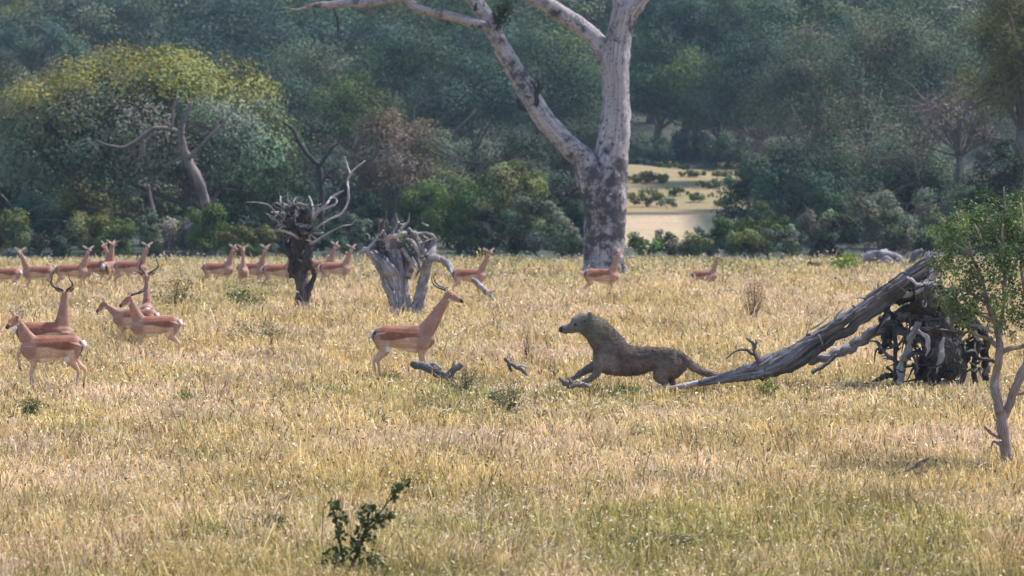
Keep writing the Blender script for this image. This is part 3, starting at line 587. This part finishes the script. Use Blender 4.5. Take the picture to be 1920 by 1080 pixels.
# ---------------------------------------------------------------- small live tree right, weeds and small shrubs
def small_tree():
    Y = GY(886); g = PT(1891, 886, Y); r = empty('small_tree', g, 'small leafy green tree with slender pale forked trunk at the right edge', 'tree')
    t = W(); c = (2.2,2.1,2.05)
    t.ptube([(1894,905,16),(1892,880,13),(1886,840,12),(1880,800,12),(1876,770,11)], Y, c, seg=10, rough=.12)
    st = [[(1876,775,10),(1868,740,9),(1868,700,8),(1874,665,7),(1872,630,6),(1860,590,5)], [(1880,785,9),(1895,750,8),(1912,710,8),(1924,680,7),(1935,640,6),(1945,590,5)],
          [(1874,665,5),(1890,655,5),(1915,650,4),(1935,640,4)], [(1870,650,5),(1852,634,4),(1830,628,3),(1818,615,2)], [(1862,600,5),(1850,560,4),(1840,520,3),(1822,480,3),(1812,430,2),(1805,395,1.5)], [(1872,640,5),(1880,580,4),(1884,520,4),(1880,460,3),(1884,400,2),(1882,350,1)],
          [(1940,610,5),(1925,560,4),(1915,500,3),(1920,430,3),(1914,370,1.5)], [(1945,600,5),(1965,540,4),(1975,480,3),(1980,420,2)], [(1850,570,3),(1820,550,3),(1790,540,2),(1765,545,1.5)], [(1843,530,3),(1815,510,2),(1785,500,2),(1762,505,1)], [(1835,500,2),(1810,470,2),(1785,455,1)], [(1860,600,3),(1835,590,2),(1800,585,2),(1775,592,1)], [(1818,615,2),(1800,605,2),(1780,600,1)],
          [(1872,820,3),(1858,812,3),(1846,800,2)], [(1878,835,3),(1862,828,2),(1858,842,1)], [(1880,795,3),(1868,790,2),(1862,778,1)], [(1815,430,2),(1800,415,2),(1793,395,1)], [(1884,470,2),(1865,440,2),(1850,400,1)], [(1895,520,2),(1910,480,2),(1930,460,1)], [(1905,740,3),(1925,735,3),(1950,720,2)]]
    for p in st: t.ptube([(a,b,c_,(i*.03*(1 if k%2 else -1))) for i,(a,b,c_) in enumerate(p)] if False else [(a,b,c_,rng.normal()*.05) for a,b,c_ in p], Y, c, seg=7, rough=.12, wob=.2)
    # leaf sprays
    cen = []
    for _ in range(300):
        while True:
            px = rng.uniform(1745, 2040); py = rng.uniform(365, 655)
            u = (px-1895)/158; v = (py-500)/155
            if u*u + v*v < 1*rng.uniform(.75, 1.1) and not (py > 600 and rng.random() < .6) and not (px < 1800 and py < 420 and rng.random()<.7): break
        cen.append((px, py, rng.normal()*.35))
    Vs=[]; Qs=[]; Cs=[]; k=0
    for px, py, dy in cen:
        a = PT(px, py, Y+dy); n = rng.integers(36, 70); ax = rng.normal(size=3); ax[2] = abs(ax[2])+.3; ax /= np.linalg.norm(ax)
        L = rng.uniform(.10, .22); u = rng.random(n)[:, None]
        P = a + ax*(u-.5)*L + rng.normal(size=(n, 3))*.045
        t.tube([a-ax*L*.9, a, a+ax*L*.5], [.004,.003,.001], (1.6,1.5,1.45), seg=4, n=2)
        col = np.array((.090,.135,.058))*rng.uniform(.6, 1.5)*(.6+.8*rng.random(n))[:, None]
        if rng.random() < .15: col = col*np.array((1.7,1.5,1.1))
        V, Q, cc = leaves(P, .038, col, up=.5); Vs.append(V-g); Qs.append(Q+k); Cs.append(cc); k += len(V)
    for p in [[(1818,610,2.5),(1840,612,3),(1862,625,3)], [(1826,420,2),(1836,440,2.5),(1842,460,2)], [(1880,420,2),(1878,450,2)], [(1800,395,2),(1812,425,2)], [(1912,380,2),(1918,410,2),(1916,440,2)]]:
        t.ptube(p, Y-.5, (2.2,2.1,2.0), seg=5)
    link('trunk', t.mesh('trunk', org=g), M_TREEBARK, r)
    link('crown', npmesh('crown', np.vstack(Vs), np.vstack(Qs), np.vstack(Cs)), M_LEAF, r)
small_tree()

def sprig(px, pybase, hpx, wpx, tint, label, name='shrub', nst=14, leafm=.035, n=700, cat='plant', stemc=(1,.9,.8), lean=0, group=None, dense=1, dk=1.):
    Y = GY(pybase); s = Y/FPX; g = PT(px, pybase, Y); g[2] = float(terrain(g[0], Y)); r = empty(name, g, label, cat, group)
    t = W(); P = []
    for i in range(nst):
        a = rng.uniform(-1, 1); h = hpx*s*rng.uniform(.55, 1)*(1-.35*abs(a)); 
        e = np.array(((a*wpx*.5+lean)*s, rng.normal()*wpx*.3*s, h)); m = e*(.4,.4,.55)+rng.normal(size=3)*.03
        t.tube([(a*.02, 0, -.03), m, e], [.008,.006,.002], stemc, seg=4, n=4, wob=.5)
        q = rng.random(max(2, n//nst))**.7
        P.append(np.outer(q, e)*.6 + np.outer(q*q, e)*.4 + rng.normal(size=(len(q), 3))*wpx*s*.07)
        for _ in range(2):
            b = m+(e-m)*rng.random(); f = b + rng.normal(size=3)*h*.18
            t.tube([b, f], [.004,.0015], stemc, seg=4, n=2)
    link('stem', t.mesh('stem'), M_TREEBARK, r)
    if n:
        P = np.vstack(P); col = np.array(PAL[tint])*dk*(.55+.9*rng.random(len(P)))[:, None]
        V, Q, cc = leaves(P, leafm, col, up=.4); link('foliage', npmesh('leaves', V, Q, cc), M_LEAF, r)
    return r
# dark foreground sapling: traced sprays
def sapling():
    Y = GY(1105); g = PT(655, 1105, Y); r = empty('sapling', g, 'dark green sprawling sapling in the foreground at the bottom edge', 'plant')
    t = W(); P = []
    for p in [[(650,1120,5),(645,1080,4),(640,1040,3),(632,990,2),(625,950,1.5)], [(650,1085,4),(665,1050,4),(680,1010,3),(690,975,2),(695,955,1)], [(648,1110,4),(665,1085,3),(690,1065,2),(705,1050,1)], [(685,1000,3),(705,980,2),(725,972,2),(735,962,1)], [(648,1100,3),(625,1070,2),(615,1055,1)], [(690,985,1.5),(730,940,1.5),(745,920,1.5),(768,906,1)]]:
        t.ptube(p, Y, (.5,.45,.4), seg=5, wob=.4)
    for px, py, n, rp in [(628,950,30,9),(635,975,26,9),(640,1000,26,9),(690,960,50,12),(685,985,60,14),(678,1010,70,16),(668,1030,40,12),(715,975,36,10),(728,968,16,6),(633,1030,20,10),(640,1050,22,10),(700,1050,60,12),(685,1062,30,10),(612,1052,20,8),(625,1060,24,9),(655,1085,80,18),(690,1085,50,16),(745,918,36,8),(762,906,18,6),(738,932,10,5),(720,1065,20,8)]:
        n = int(n*1.2); q = PT(px, py, Y)[None, :] + rng.normal(size=(n, 3))*rp*.75*Y/FPX; P.append(q)
    P = np.vstack(P)-g; col = np.array((.075,.095,.040))*(.55+.8*rng.random(len(P)))[:, None]
    V, Q, cc = leaves(P, .042, col, up=.5, aspect=.75)
    link('stem', t.mesh('stem', org=g), M_TREEBARK, r); link('foliage', npmesh('leaves', V, Q, cc), M_LEAF, r)
sapling()
sprig(455, 585, 50, 90, 'mid', 'green leafy shrub left of the dark dead tree', n=1100, leafm=.07, nst=22)
sprig(325, 590, 90, 110, 'olive', 'tall dull shrub standing behind the three left rams', n=700, leafm=.06, nst=30, stemc=(1.3,1.1,.9))
sprig(140, 600, 40, 80, 'olive', 'low olive plant right of the leftmost lyre-horned ram', n=500, leafm=.055, nst=18)
sprig(480, 650, 45, 150, 'olive', 'wide low green plant in the grass below the left dead tree', n=700, leafm=.045, nst=26)
sprig(735, 722, 36, 44, 'lime', 'yellow-green plant at the hind feet of the standing ram', n=360, leafm=.04, nst=14)
sprig(1175, 738, 30, 60, 'lime', 'yellow-green plant under the belly of the big cat', n=360, leafm=.04, nst=14)
sprig(60, 790, 44, 60, 'mid', 'small green plant below the leftmost impala', n=420, leafm=.035, nst=14)
sprig(1580, 515, 42, 75, 'lime', 'bright lime green bush on the field edge right of centre', n=900, leafm=.12, nst=20, cat='bush')
sprig(1535, 512, 26, 60, 'olive', 'small olive bush beside the bright lime green bush', n=500, leafm=.11, nst=16, cat='bush')
sprig(1412, 612, 110, 60, 'brown', 'bare reddish brown twiggy shrub standing alone mid field', n=260, leafm=.04, nst=26, stemc=(1.5,1.0,.75))
sprig(990, 690, 70, 26, 'brown', 'thin dry brown weed just left of the big cat', n=60, leafm=.03, nst=7, stemc=(1.2,.9,.6))
sprig(1040, 720, 55, 30, 'brown', 'thin dry weed in front of the paws of the big cat', n=40, leafm=.03, nst=5, stemc=(1.2,.9,.6))
sprig(720, 800, 36, 50, 'olive', 'small olive weed in open grass below the grey log', n=260, leafm=.03, nst=10)
sprig(870, 745, 70, 80, 'olive', 'greyish green weed growing around the grey log', n=420, leafm=.035, nst=16)
sprig(960, 775, 60, 110, 'mid', 'low dark green weed patch below the small dark crooked branch', n=600, leafm=.032, nst=18)
sprig(500, 1020, 60, 120, 'mid', 'low green plant in the foreground left of the dark sapling', n=700, leafm=.022, nst=22)
sprig(1230, 1040, 60, 200, 'mid', 'wide low green plant in the bottom foreground right of centre', n=900, leafm=.02, nst=26)
sprig(1440, 745, 44, 40, 'lime', 'small bright green plant under the leaning trunk', n=300, leafm=.035, nst=12)
sprig(345, 755, 30, 60, 'lime', 'bright green tuft in open grass right of the left impalas', n=260, leafm=.035, nst=12)

# ---------------------------------------------------------------- animals
def loft(bm_V, bm_Q, P, R, seg=14, flat=None):
    """closed tube; R is list of r or (ry, rz)"""
    P = np.asarray(P, float); R = np.array([(r, r) if np.isscalar(r) else r for r in R], float)
    PR = catmull(np.hstack([P, R]), 5); P = PR[:, :3]; R = np.maximum(PR[:, 3:], .004)
    T = np.gradient(P, axis=0); T /= np.linalg.norm(T, axis=1)[:, None]+1e-9
    an = np.arange(seg)/seg*2*math.pi; V = []; n0 = sum(len(v) for v in bm_V)
    for i in range(len(P)):
        side = np.array((0, 1, 0.)); 
        if abs(T[i][1]) > .8: side = np.array((1., 0, 0))
        u = side - T[i]*np.dot(side, T[i]); u /= np.linalg.norm(u); v = np.cross(T[i], u)
        V.append(P[i] + R[i][0]*np.cos(an)[:, None]*u + R[i][1]*np.sin(an)[:, None]*v)
    V.append(P[:1]-T[:1]*R[0].mean()*.5); V.append(P[-1:]+T[-1:]*R[-1].mean()*.5)
    V = np.vstack(V); m = len(P); Q = []
    for i in range(m-1):
        for k in range(seg):
            a = i*seg+k; b = i*seg+(k+1)%seg; Q.append((a, b, b+seg, a+seg))
    for k in range(0, seg, 2):
        Q.append((m*seg, (k+2)%seg, (k+1)%seg, k)); e = (m-1)*seg; Q.append((m*seg+1, e+k, e+(k+1)%seg, e+(k+2)%seg))
    bm_V.append(V); bm_Q.append(np.array(Q)+n0)
def remesh(Vs, Qs, voxel, smooth=6):
    me = npmesh('tmp', np.vstack(Vs), np.vstack(Qs))
    o = bpy.data.objects.new('tmp', me); C.objects.link(o)
    md = o.modifiers.new('r', 'REMESH'); md.mode = 'VOXEL'; md.voxel_size = voxel; md.use_smooth_shade = True
    ms = o.modifiers.new('s', 'SMOOTH'); ms.iterations = smooth; ms.factor = .5
    dg = bpy.context.evaluated_depsgraph_get(); dg.update()
    out = bpy.data.meshes.new_from_object(o.evaluated_get(dg))
    V = np.zeros(len(out.vertices)*3, np.float32); out.vertices.foreach_get('co', V); V = V.reshape(-1, 3)
    Qa = np.array([tuple(p.vertices) for p in out.polygons if len(p.vertices) == 4], np.int32).reshape(-1, 4)
    Ta = np.array([tuple(p.vertices) for p in out.polygons if len(p.vertices) == 3], np.int32).reshape(-1, 3)
    bpy.data.objects.remove(o); bpy.data.meshes.remove(me); bpy.data.meshes.remove(out)
    return V.astype(float), Qa, Ta
def sm(x, a, b):
    t = np.clip((x-a)/(b-a), 0, 1); return (t*t*(3-2*t))[:, None]
def blend(c, c2, f): return c*(1-f)+np.array(c2)*f

RUST = np.array((.25,.09,.05)); TAN = np.array((.56,.35,.24)); WHT = np.array((.74,.68,.60)); NECK = np.array((.38,.20,.14)); BLK = np.array((.015,.012,.01))
_cache = {}
def impala_mesh(key, neck=(.66, 0, 1.36), face=(.87, 0, -.45), horns=True, voxel=.012, legs=None, pale=0., hornpitch=.0, big_ears=1.):
    nk = 1. if horns else .86
    """facing +X, withers .9 m. neck = head joint; face = direction of the muzzle"""
    if key in _cache: return _cache[key]
    Vs=[]; Qs=[]
    loft(Vs, Qs, [(-.52,0,.79),(-.49,0,.77),(-.42,0,.755),(-.30,0,.745),(-.14,0,.725),(.06,0,.695),(.20,0,.69),(.31,0,.71),(.39,0,.73),(.43,0,.75)],
         [(.02,.03),(.075,.09),(.12,.135),(.14,.155),(.155,.175),(.16,.205),(.15,.21),(.125,.185),(.08,.13),(.03,.06)])
    neck = np.array(neck, float); f = np.array(face, float); f /= np.linalg.norm(f)
    n0 = np.array((.24, 0, .72)); n1 = n0 + (neck-n0)*(.40,.25,.36) ; n2 = n0+(neck-n0)*(.72,.66,.72)
    loft(Vs, Qs, [n0, n1, n2, neck], [(.11,.155),(.082*nk,.118*nk),(.060*nk,.080*nk),(.050*nk,.062*nk)])
    h0 = neck + np.array((0,0,.02))
    loft(Vs, Qs, [h0-f*.045, h0+f*.02, h0+f*.09, h0+f*.165, h0+f*.225, h0+f*.25], [(.048,.055),(.060,.076),(.052,.068),(.037,.046),(.029,.034),(.02,.022)])
    legs = legs or {}
    for sgn in (-1, 1):
        y = .095*sgn; fx, hx = legs.get(sgn, (0, 0))
        loft(Vs, Qs, [(-.36,y*.7,.76),(-.33,y,.62),(-.33+hx*.3,y,.52),(-.40+hx*.6,y,.44),(-.47+hx,y,.36),(-.455+hx,y,.24),(-.44+hx,y,.10),(-.42+hx,y,.05),(-.405+hx,y,.0)],
             [(.09,.15),(.075,.125),(.06,.09),(.035,.05),(.024,.032),(.017,.021),(.016,.018),(.02,.024),(.02,.028)])
        loft(Vs, Qs, [(.27,y*.8,.72),(.27,y,.56),(.25+fx*.2,y,.47),(.28+fx*.6,y,.31),(.275+fx*.8,y,.27),(.27+fx,y,.11),(.285+fx,y,.05),(.30+fx,y,.0)],
             [(.07,.13),(.055,.085),(.034,.045),(.024,.027),(.022,.024),(.015,.017),(.018,.02),(.02,.026)])
    loft(Vs, Qs, [(-.50,0,.82),(-.55,0,.76),(-.56,0,.66),(-.54,0,.56)], [.018,.013,.012,.005], seg=8)
    V, Q, T = remesh(Vs, Qs, voxel)
    x, y, z = V.T
    tors = ((x > -.56) & (x < .46) & (z < .97))
    c = np.zeros((len(V), 3)); c[:] = NECK
    tc = np.zeros((len(V), 3)); tc[:] = RUST
    tc = blend(tc, TAN, 1-sm(z - .025*np.sin(x*9+.5) + .05*np.clip(-x-.25, 0, 1), .685, .715))
    tc = blend(tc, WHT, (1-sm(z-.10*np.clip(-x,0,.4),   .54, .565))*sm(x, -.31, -.25)*(1-sm(x, .14, .20)))
    tc = blend(tc, NECK*1.0, sm(x, .14, .26)*(sm(z, .5, .56)))
    tc = blend(tc, NECK*.95, (1-sm(x, -.42, -.33))*sm(z, .5, .58))
    c = np.where(tors[:, None], tc, c)
    rump = (x < -.490) & (z > .5) & (np.abs(y) < .05) & (z > .6); c[rump] = WHT
    stripe = (x < -.44) & (z > .45) & (np.abs(np.abs(y)-.10) < .018); c[stripe] = BLK
    tail = (x < -.535) & (z > .5) & (z < .66); c[tail] = WHT; c[(x < -.525) & (np.abs(y) < .006)] = BLK
    leg = (z < .5); lc = np.zeros((len(V), 3)); lc[:] = TAN*1.05
    inner = (np.abs(y) < .085); lc[inner] = TAN*1.3
    lc = blend(lc, np.array((.50,.36,.27)), 1-sm(z, .2, .35)); c = np.where(leg[:, None], lc, c)
    c[(z < .045)] = BLK; c[(x < -.42) & (z < .16) & (z > .08)] = BLK*1.5
    # head
    hd = V - h0; a = hd@f; up0 = np.array((0, 0, 1.)); sv = np.cross(up0, f); sv /= np.linalg.norm(sv); uv = np.cross(f, sv)
    hs = hd@sv; hu = hd@uv; near = (np.linalg.norm(hd-np.outer(np.clip(a, -.05, .26), f), axis=1) < .085) & (a > -.02)
    c[near & (hu > .03)] = RUST*1.2; c[near & (hu < -.034) & (a > .03)] = WHT*.9; c[near & (a > .215)] = BLK; c[near & (a > .19) & (hu > 0)] = BLK*2
    # throat
    nd = neck-n0; tt = np.clip(((V-n0)@nd)/(nd@nd), 0, 1); nn = V-(n0+np.outer(tt, nd)); fr = np.cross((0,1,0), nd); fr = fr/np.linalg.norm(fr)
    c[(tt > .80) & (nn@f > .040) & (nd[0] > .3) & ~near] = NECK*1.25
    # ears, eyes, joined on to the same body mesh
    EV=[V]; EQ=[Q]; EC=[c]; n_ = len(V)
    for s in (-1, 1):
        b = h0 - f*.02 + uv*.045 + sv*s*.04; d = sv*s*.85 + uv*.42 - f*.25; d /= np.linalg.norm(d); wv = np.cross(d, f*-1); wv /= np.linalg.norm(wv); nn_ = np.cross(d, wv)
        L = .155*big_ears; seg = []
        prof = [(0,.018),(.2,.032),(.45,.040),(.7,.032),(.9,.016),(1,.002)]
        vv = []; cc_ = []
        for t_, w_ in prof:
            for k, (kk, dp) in enumerate(((-1,0),(-.5,-.35),(0,-.5),(.5,-.35),(1,0),(0,-.85))):
                vv.append(b + d*L*t_ + wv*w_*kk + nn_*w_*dp)
                edge = abs(kk) == 1 or t_ > .85
                cc_.append(BLK*3 if (t_ > .8 or (edge and t_ > .4)) else (WHT if k < 5 else NECK))
        qq = []
        order = [0,1,2,3,4,5]
        for i in range(len(prof)-1):
            for k in range(6): a_ = i*6+order[k]; b_ = i*6+order[(k+1)%6]; qq.append((a_, b_, b_+6, a_+6))
        EV.append(np.array(vv)); EQ.append(np.array(qq)+n_); EC.append(np.array(cc_)); n_ += len(vv)
        e = h0 + f*.055 + uv*.022 + sv*s*.047
        for rad, colr, off in ((.019, WHT*.9, -.006), (.014, BLK, .004)):
            th = np.linspace(0, math.pi, 6); ph = np.arange(8)/8*6.283; vv = np.array([e+sv*s*off+rad*np.array((math.sin(t)*math.cos(p), math.sin(t)*math.sin(p), math.cos(t))) for t in th for p in ph])
            qq = [(i*8+k, i*8+(k+1)%8, i*8+8+(k+1)%8, i*8+8+k) for i in range(5) for k in range(8)]
            EV.append(vv); EQ.append(np.array(qq)+n_); EC.append(np.tile(colr, (len(vv), 1))); n_ += len(vv)
    me = npmesh('impala_body', np.vstack(EV), np.vstack(EQ), np.vstack(EC), T=T, smooth=True)
    me.materials.append(M_FUR)
    hm = []
    if horns:
        fh = f*math.cos(hornpitch)+uv*math.sin(hornpitch); uh = np.cross(fh, sv)
        for s in (-1, 1):
            pts = [(.015,.028,.045),(-.01,.05,.09),(-.06,.11,.13),(-.12,.165,.17),(-.18,.18,.235),(-.21,.155,.30),(-.21,.14,.36),(-.19,.135,.41)]
            k_ = .85 if key == 'centre' else 1.; P = [h0 + fh*p[0]*k_ + sv*s*p[1]*(.8 if k_ < 1 else 1) + uh*p[2]*k_ for p in pts]
            wd = W(); wd.tube(P, [.016,.017,.016,.014,.012,.009,.006,.003], (1,1,1), seg=8, n=6, rough=.1)
            hm.append(wd.mesh('horn'))
    _cache[key] = (me, hm); return _cache[key]
def impala(px, gy, yaw, label, scale=1., key='ram', group='impalas', name='impala', **kw):
    Y = GY(gy); g = PT(px, gy, Y); g[2] = float(terrain(g[0], Y))
    me, hm = impala_mesh(key, **kw)
    o = link(name, me, loc=g); o.rotation_euler = (0, 0, math.radians(yaw)); o.scale = (scale,)*3
    tag(o, label, 'antelope', group)
    for h in hm: link('horn', h, M_HORN, o)
    return o
NG = 'male impalas standing close'; FG = 'impalas at the far side of the field'
# centre ram, side view facing right
impala(760, 719, -4, 'impala ram standing in profile facing right towards the big cat', 1.03, 'centre', NG, neck=(.66,0,1.345), face=(.88,-.05,-.38), hornpitch=.62, voxel=.010, legs={1:(.03,-.02), -1:(-.03,.06)})
# left pair
impala(88, 700, 3, 'impala ram with wide lyre horns standing behind the leftmost impala, head turned away', 1.0, 'lyre', NG, neck=(.30,.02,1.33), face=(.18,.9,-.25), hornpitch=.45, voxel=.011)
impala(95, 742, 184, 'leftmost close impala standing side on, facing left with ears spread', .98, 'looking', NG, neck=(.50,.05,1.13), face=(.62,.55,-.55), horns=False, voxel=.011, legs={1:(.02,.05), -1:(0,-.05)})
# left trio
impala(289, 674, 186, 'impala ram facing left in front of two others, horns swept back over its neck', .94, 'sweep', NG, neck=(.46,.02,1.20), face=(.8,.1,-.60), hornpitch=1.0, voxel=.012)
impala(252, 655, 172, 'impala ram lowering its head at the left side of the group of three', .92, 'low', NG, neck=(.62,.02,.98), face=(.75,.15,-.75), horns=False, voxel=.013)
impala(276, 652, 96, 'impala ram at the back of the group of three, seen from behind with neck raised', 1.0, 'rear', NG, neck=(.34,0,1.36), face=(.85,.2,-.3), hornpitch=.3, voxel=.013)
F = dict(horns=False, voxel=.02, big_ears=1.25)
far = [  # px, gy, yaw, key, scale, label, kw
 (8, 556, 178, 'fR', .95, 'far impala cut off by the left edge of the frame', dict(neck=(.52,0,1.33), face=(.6,.6,-.3))),
 (70, 552, 182, 'fT', .98, 'far impala at the far left looking at the camera, body pointing left', dict(neck=(.50,.02,1.30), face=(.15,.95,-.25))),
 (136, 552, 2, 'fU', .98, 'far impala facing right, first of the row behind the lyre-horned ram', dict(neck=(.48,0,1.30), face=(.35,-.9,-.25))),
 (187, 548, 8, 'fV', 1.0, 'far impala in the middle of the left herd with its head high', dict(neck=(.36,0,1.36), face=(.6,-.75,-.2))),
 (222, 545, 170, 'fW', .98, 'far impala facing left behind the middle of the left herd', dict(neck=(.42,0,1.35), face=(.3,.9,-.25))),
 (205, 549, 75, 'fX', .98, 'far impala seen end on between the others of the left herd', dict(neck=(.30,0,1.35), face=(.8,.3,-.2))),
 (246, 550, -3, 'fU', 1.0, 'rightmost far impala of the left herd, behind the trio of rams', None),
 (410, 548, 0, 'fY', .96, 'far impala with raised head, leftmost of the herd at the dark dead tree', dict(neck=(.46,0,1.33), face=(.7,-.6,-.3))),
 (456, 553, -86, 'fZ', .96, 'far impala facing the camera head on, left of the dark dead tree', dict(neck=(.34,0,1.35), face=(.9,0,-.35))),
 (473, 548, -20, 'fA', .94, 'far impala half hidden behind the one facing the camera', dict(neck=(.46,0,1.34), face=(.6,-.7,-.25))),
 (524, 553, 0, 'fY', .98, 'far impala whose head is hidden behind the dark dead tree trunk', None),
 (600, 549, 2, 'fY', .98, 'far impala immediately right of the dark dead tree', None),
 (630, 551, 6, 'fU', .96, 'far impala between the dark dead tree and the split stump', None),
 (881, 566, 4, 'fB', .98, 'lone far impala right of the split stump looking at the camera', dict(neck=(.54,0,1.31), face=(.35,-.9,-.25))),
 (1129, 566, 2, 'fC', 1.0, 'far impala standing in front of the big forked tree', dict(neck=(.46,0,1.36), face=(-.3,-.9,-.2))),
 (1322, 551, 0, 'fY', .80, 'small reddish impala, rightmost of the far ones, right of the forked tree', None)]
for px, gy, yaw, key, sc, lab, kw in far:
    impala(px, gy, yaw, lab, sc, key, FG, **(dict(F, **kw) if kw else F))

def big_cat():
    Y = 57.9; gy = 350+CAMH*FPX/Y; s = Y/FPX
    g = PT(1190, gy, Y); g[2] = float(terrain(g[0], Y))
    def q(px, py, y=0): return ((1190-px)*s, y, (gy-py)*s)       # local frame facing +X = picture left
    Vs=[]; Qs=[]
    P = [(1284,676,12),(1272,676,22),(1257,676,29),(1226,667,22),(1195,670,27),(1165,669,30),(1140,664,31),(1122,656,24)]
    loft(Vs, Qs, [q(a,b) for a,b,_ in P], [(r*s*.78, r*s) for *_, r in P], seg=16)
    P = [(1164,668,26),(1152,655,29),(1139,640,29),(1127,624,27),(1115,611,24),(1102,604,20)]
    loft(Vs, Qs, [q(a,b) for a,b,_ in P], [(r*s*.85, r*s) for *_, r in P], seg=16)
    P = [(1108,604,20),(1096,602,20),(1084,602,17),(1074,608,11),(1062,611,8.5),(1054,612,7.5),(1049,612,5)]
    loft(Vs, Qs, [q(a,b) for a,b,_ in P], [(r*s*.9, r*s) for *_, r in P], seg=14)
    for sg, dx, dyy in ((-1, 0, 0), (1, 22, 5)):
        y = .10*sg
        loft(Vs, Qs, [q(1140,662,y*.7), q(1124,676,y), q(1108+dx*.6,684,y), q(1092+dx,692+dyy,y), q(1078+dx,702+dyy,y), q(1068+dx,705+dyy,y)], [(.07,.13),(.06,.10),(.05,.068),(.04,.048),(.038,.036),(.036,.024)])
        loft(Vs, Qs, [q(1262,672,y*.7), q(1248-dx*.3,690,y), q(1246-dx*.5,700,y), q(1262-dx*.7,712,y), q(1262-dx,728,y), q(1250-dx,gy-2,y), q(1240-dx,gy-1,y)], [(.08,.15),(.07,.13),(.06,.09),(.036,.045),(.028,.032),(.035,.025),(.03,.02)])
        loft(Vs, Qs, [q(1108,598,.10*sg), q(1106,588,.13*sg), q(1105,580,.14*sg)], [(.028,.036),(.026,.030),(.016,.02)], seg=8)
        loft(Vs, Qs, [q(1175,650,.06*sg), q(1160,668,.12*sg), q(1142,684,.12*sg)], [(.06,.10),(.08,.15),(.06,.09)], seg=10)
    P = [(1268,660,11),(1282,668,9.5),(1296,679,8),(1310,688,7),(1325,694,6.5),(1345,699,6),(1362,702,5.5),(1378,704,3)]
    loft(Vs, Qs, [q(a,b,.02) for a,b,_ in P], [r*s for *_, r in P], seg=10)
    V, Q, T = remesh(Vs, Qs, .012, 5)
    # ruffle the coat so the outline is not smooth
    for i in range(len(V)):
        p = Vector(V[i]); V[i] += np.array(mnoise.noise_vector(p*14))*.010 + np.array(mnoise.noise_vector(p*38))*.005
    x, y, z = V.T
    c = np.zeros((len(V), 3)); c[:] = (.185,.135,.112)
    c = blend(c, (.075,.055,.048), sm(z, .46, .62)*(1-sm(x, .25, .45))*.7)
    c = blend(c, (.17,.155,.14), sm(x, .62, .78)); c = blend(c, (.165,.145,.105), sm(x, .30, .45)*(1-sm(x, .62, .8))*sm(z, .78, .92))
    c = blend(c, (.23,.165,.14), 1-sm(z, .16, .26)); c = blend(c, (.26,.20,.18), sm(x, .20, .34)*(1-sm(x,.5,.6))*(1-sm(z, .62, .85))*.6)
    nn = np.array([mnoise.noise(Vector(v)*5) for v in V]); c *= (1+.35*nn)[:, None]; n3 = np.array([mnoise.noise(Vector(v)*13+Vector((7,3,1))) for v in V]); c = blend(c, (.05,.038,.032), (sm(n3, .1, .5)*.22)*(x < .45)[:, None])
    hx = (1190-1052)*s; c[(x > hx-.02)] = (.03,.027,.025)
    mz = (x > .90) & (z < .90) & (z > .5); c[mz] = (.17,.16,.15)
    for sg in (-1, 1):
        e = np.array(q(1079,602,.085*sg)); d = np.linalg.norm(V-e, axis=1); c[d < .03] = (.02,.018,.016)
        e = np.array(q(1096,597,.11*sg)); d = np.linalg.norm(V-e, axis=1); c[d < .032] = (.05,.04,.035)
    me = npmesh('big_cat_body', V, Q, c, T=T, smooth=True)
    nr = np.zeros(len(V)*3, np.float32); me.vertices.foreach_get('normal', nr) if len(me.vertices) == len(V) else None; nr = nr.reshape(-1, 3)
    hn = 60000; hi = rng.integers(0, len(V), hn); b0 = V[hi]+rng.normal(size=(hn, 3))*.004; nh = nr[hi]
    mane = np.clip((b0[:, 0]-.22)/.25, 0, 1)*np.clip((b0[:, 2]-.45)/.2, 0, 1)*(b0[:, 0] < .80)
    ln = (.016+.010*rng.random(hn))*(1+.35*mane); ln[b0[:, 0] > .88] *= .35
    dr = nh*.55 + np.array((-.75, 0, -.35)) + rng.normal(size=(hn, 3))*.28; dr /= np.linalg.norm(dr, axis=1)[:, None]
    sdv = np.cross(dr, nh+rng.normal(size=(hn, 3))*.2); sdv /= np.linalg.norm(sdv, axis=1)[:, None]+1e-6
    HV = np.stack([b0-sdv*.0035, b0+sdv*.0035, b0+dr*ln[:, None]], 1).reshape(-1, 3); HT = np.arange(hn*3).reshape(-1, 3)
    clump = np.array([mnoise.noise(Vector(p)*22) for p in b0[:, :]])
    HC = c[hi]*(.85+.5*rng.random(hn)+.4*clump)[:, None]*np.array((1.05,1.03,.98))
    o = link('big_cat', me, M_FUR2, loc=g); o.rotation_euler = (0, 0, math.pi)
    link('fur', npmesh('fur', HV, None, np.repeat(HC, 3, 0), T=HT), M_FUR2, o)
    tag(o, 'grey-brown big cat leaping left towards the impala ram, long tail trailing', 'big cat')
big_cat()

# ---------------------------------------------------------------- haze
def haze():
    me = bpy.data.meshes.new('haze'); x, y0, y1, z0, z1 = 900, -80, 1850, -3, 185
    v = [(-x,y0,z0),(x,y0,z0),(x,y1,z0),(-x,y1,z0),(-x,y0,z1),(x,y0,z1),(x,y1,z1),(-x,y1,z1)]
    me.from_pydata(v, [], [(0,3,2,1),(4,5,6,7),(0,1,5,4),(1,2,6,5),(2,3,7,6),(3,0,4,7)])
    m = bpy.data.materials.new('haze'); m.use_nodes = True; nt = m.node_tree
    nt.nodes.remove(nt.nodes['Principled BSDF']); v = nt.nodes.new('ShaderNodeVolumePrincipled')
    v.inputs['Color'].default_value = (.60,.78,1,1); v.inputs['Density'].default_value = .00018; v.inputs['Anisotropy'].default_value = .0
    nt.links.new(v.outputs[0], nt.nodes['Material Output'].inputs['Volume'])
    o = link('haze', me, m); tag(o, 'thin bluish haze in the air', 'haze', kind='stuff')
haze()
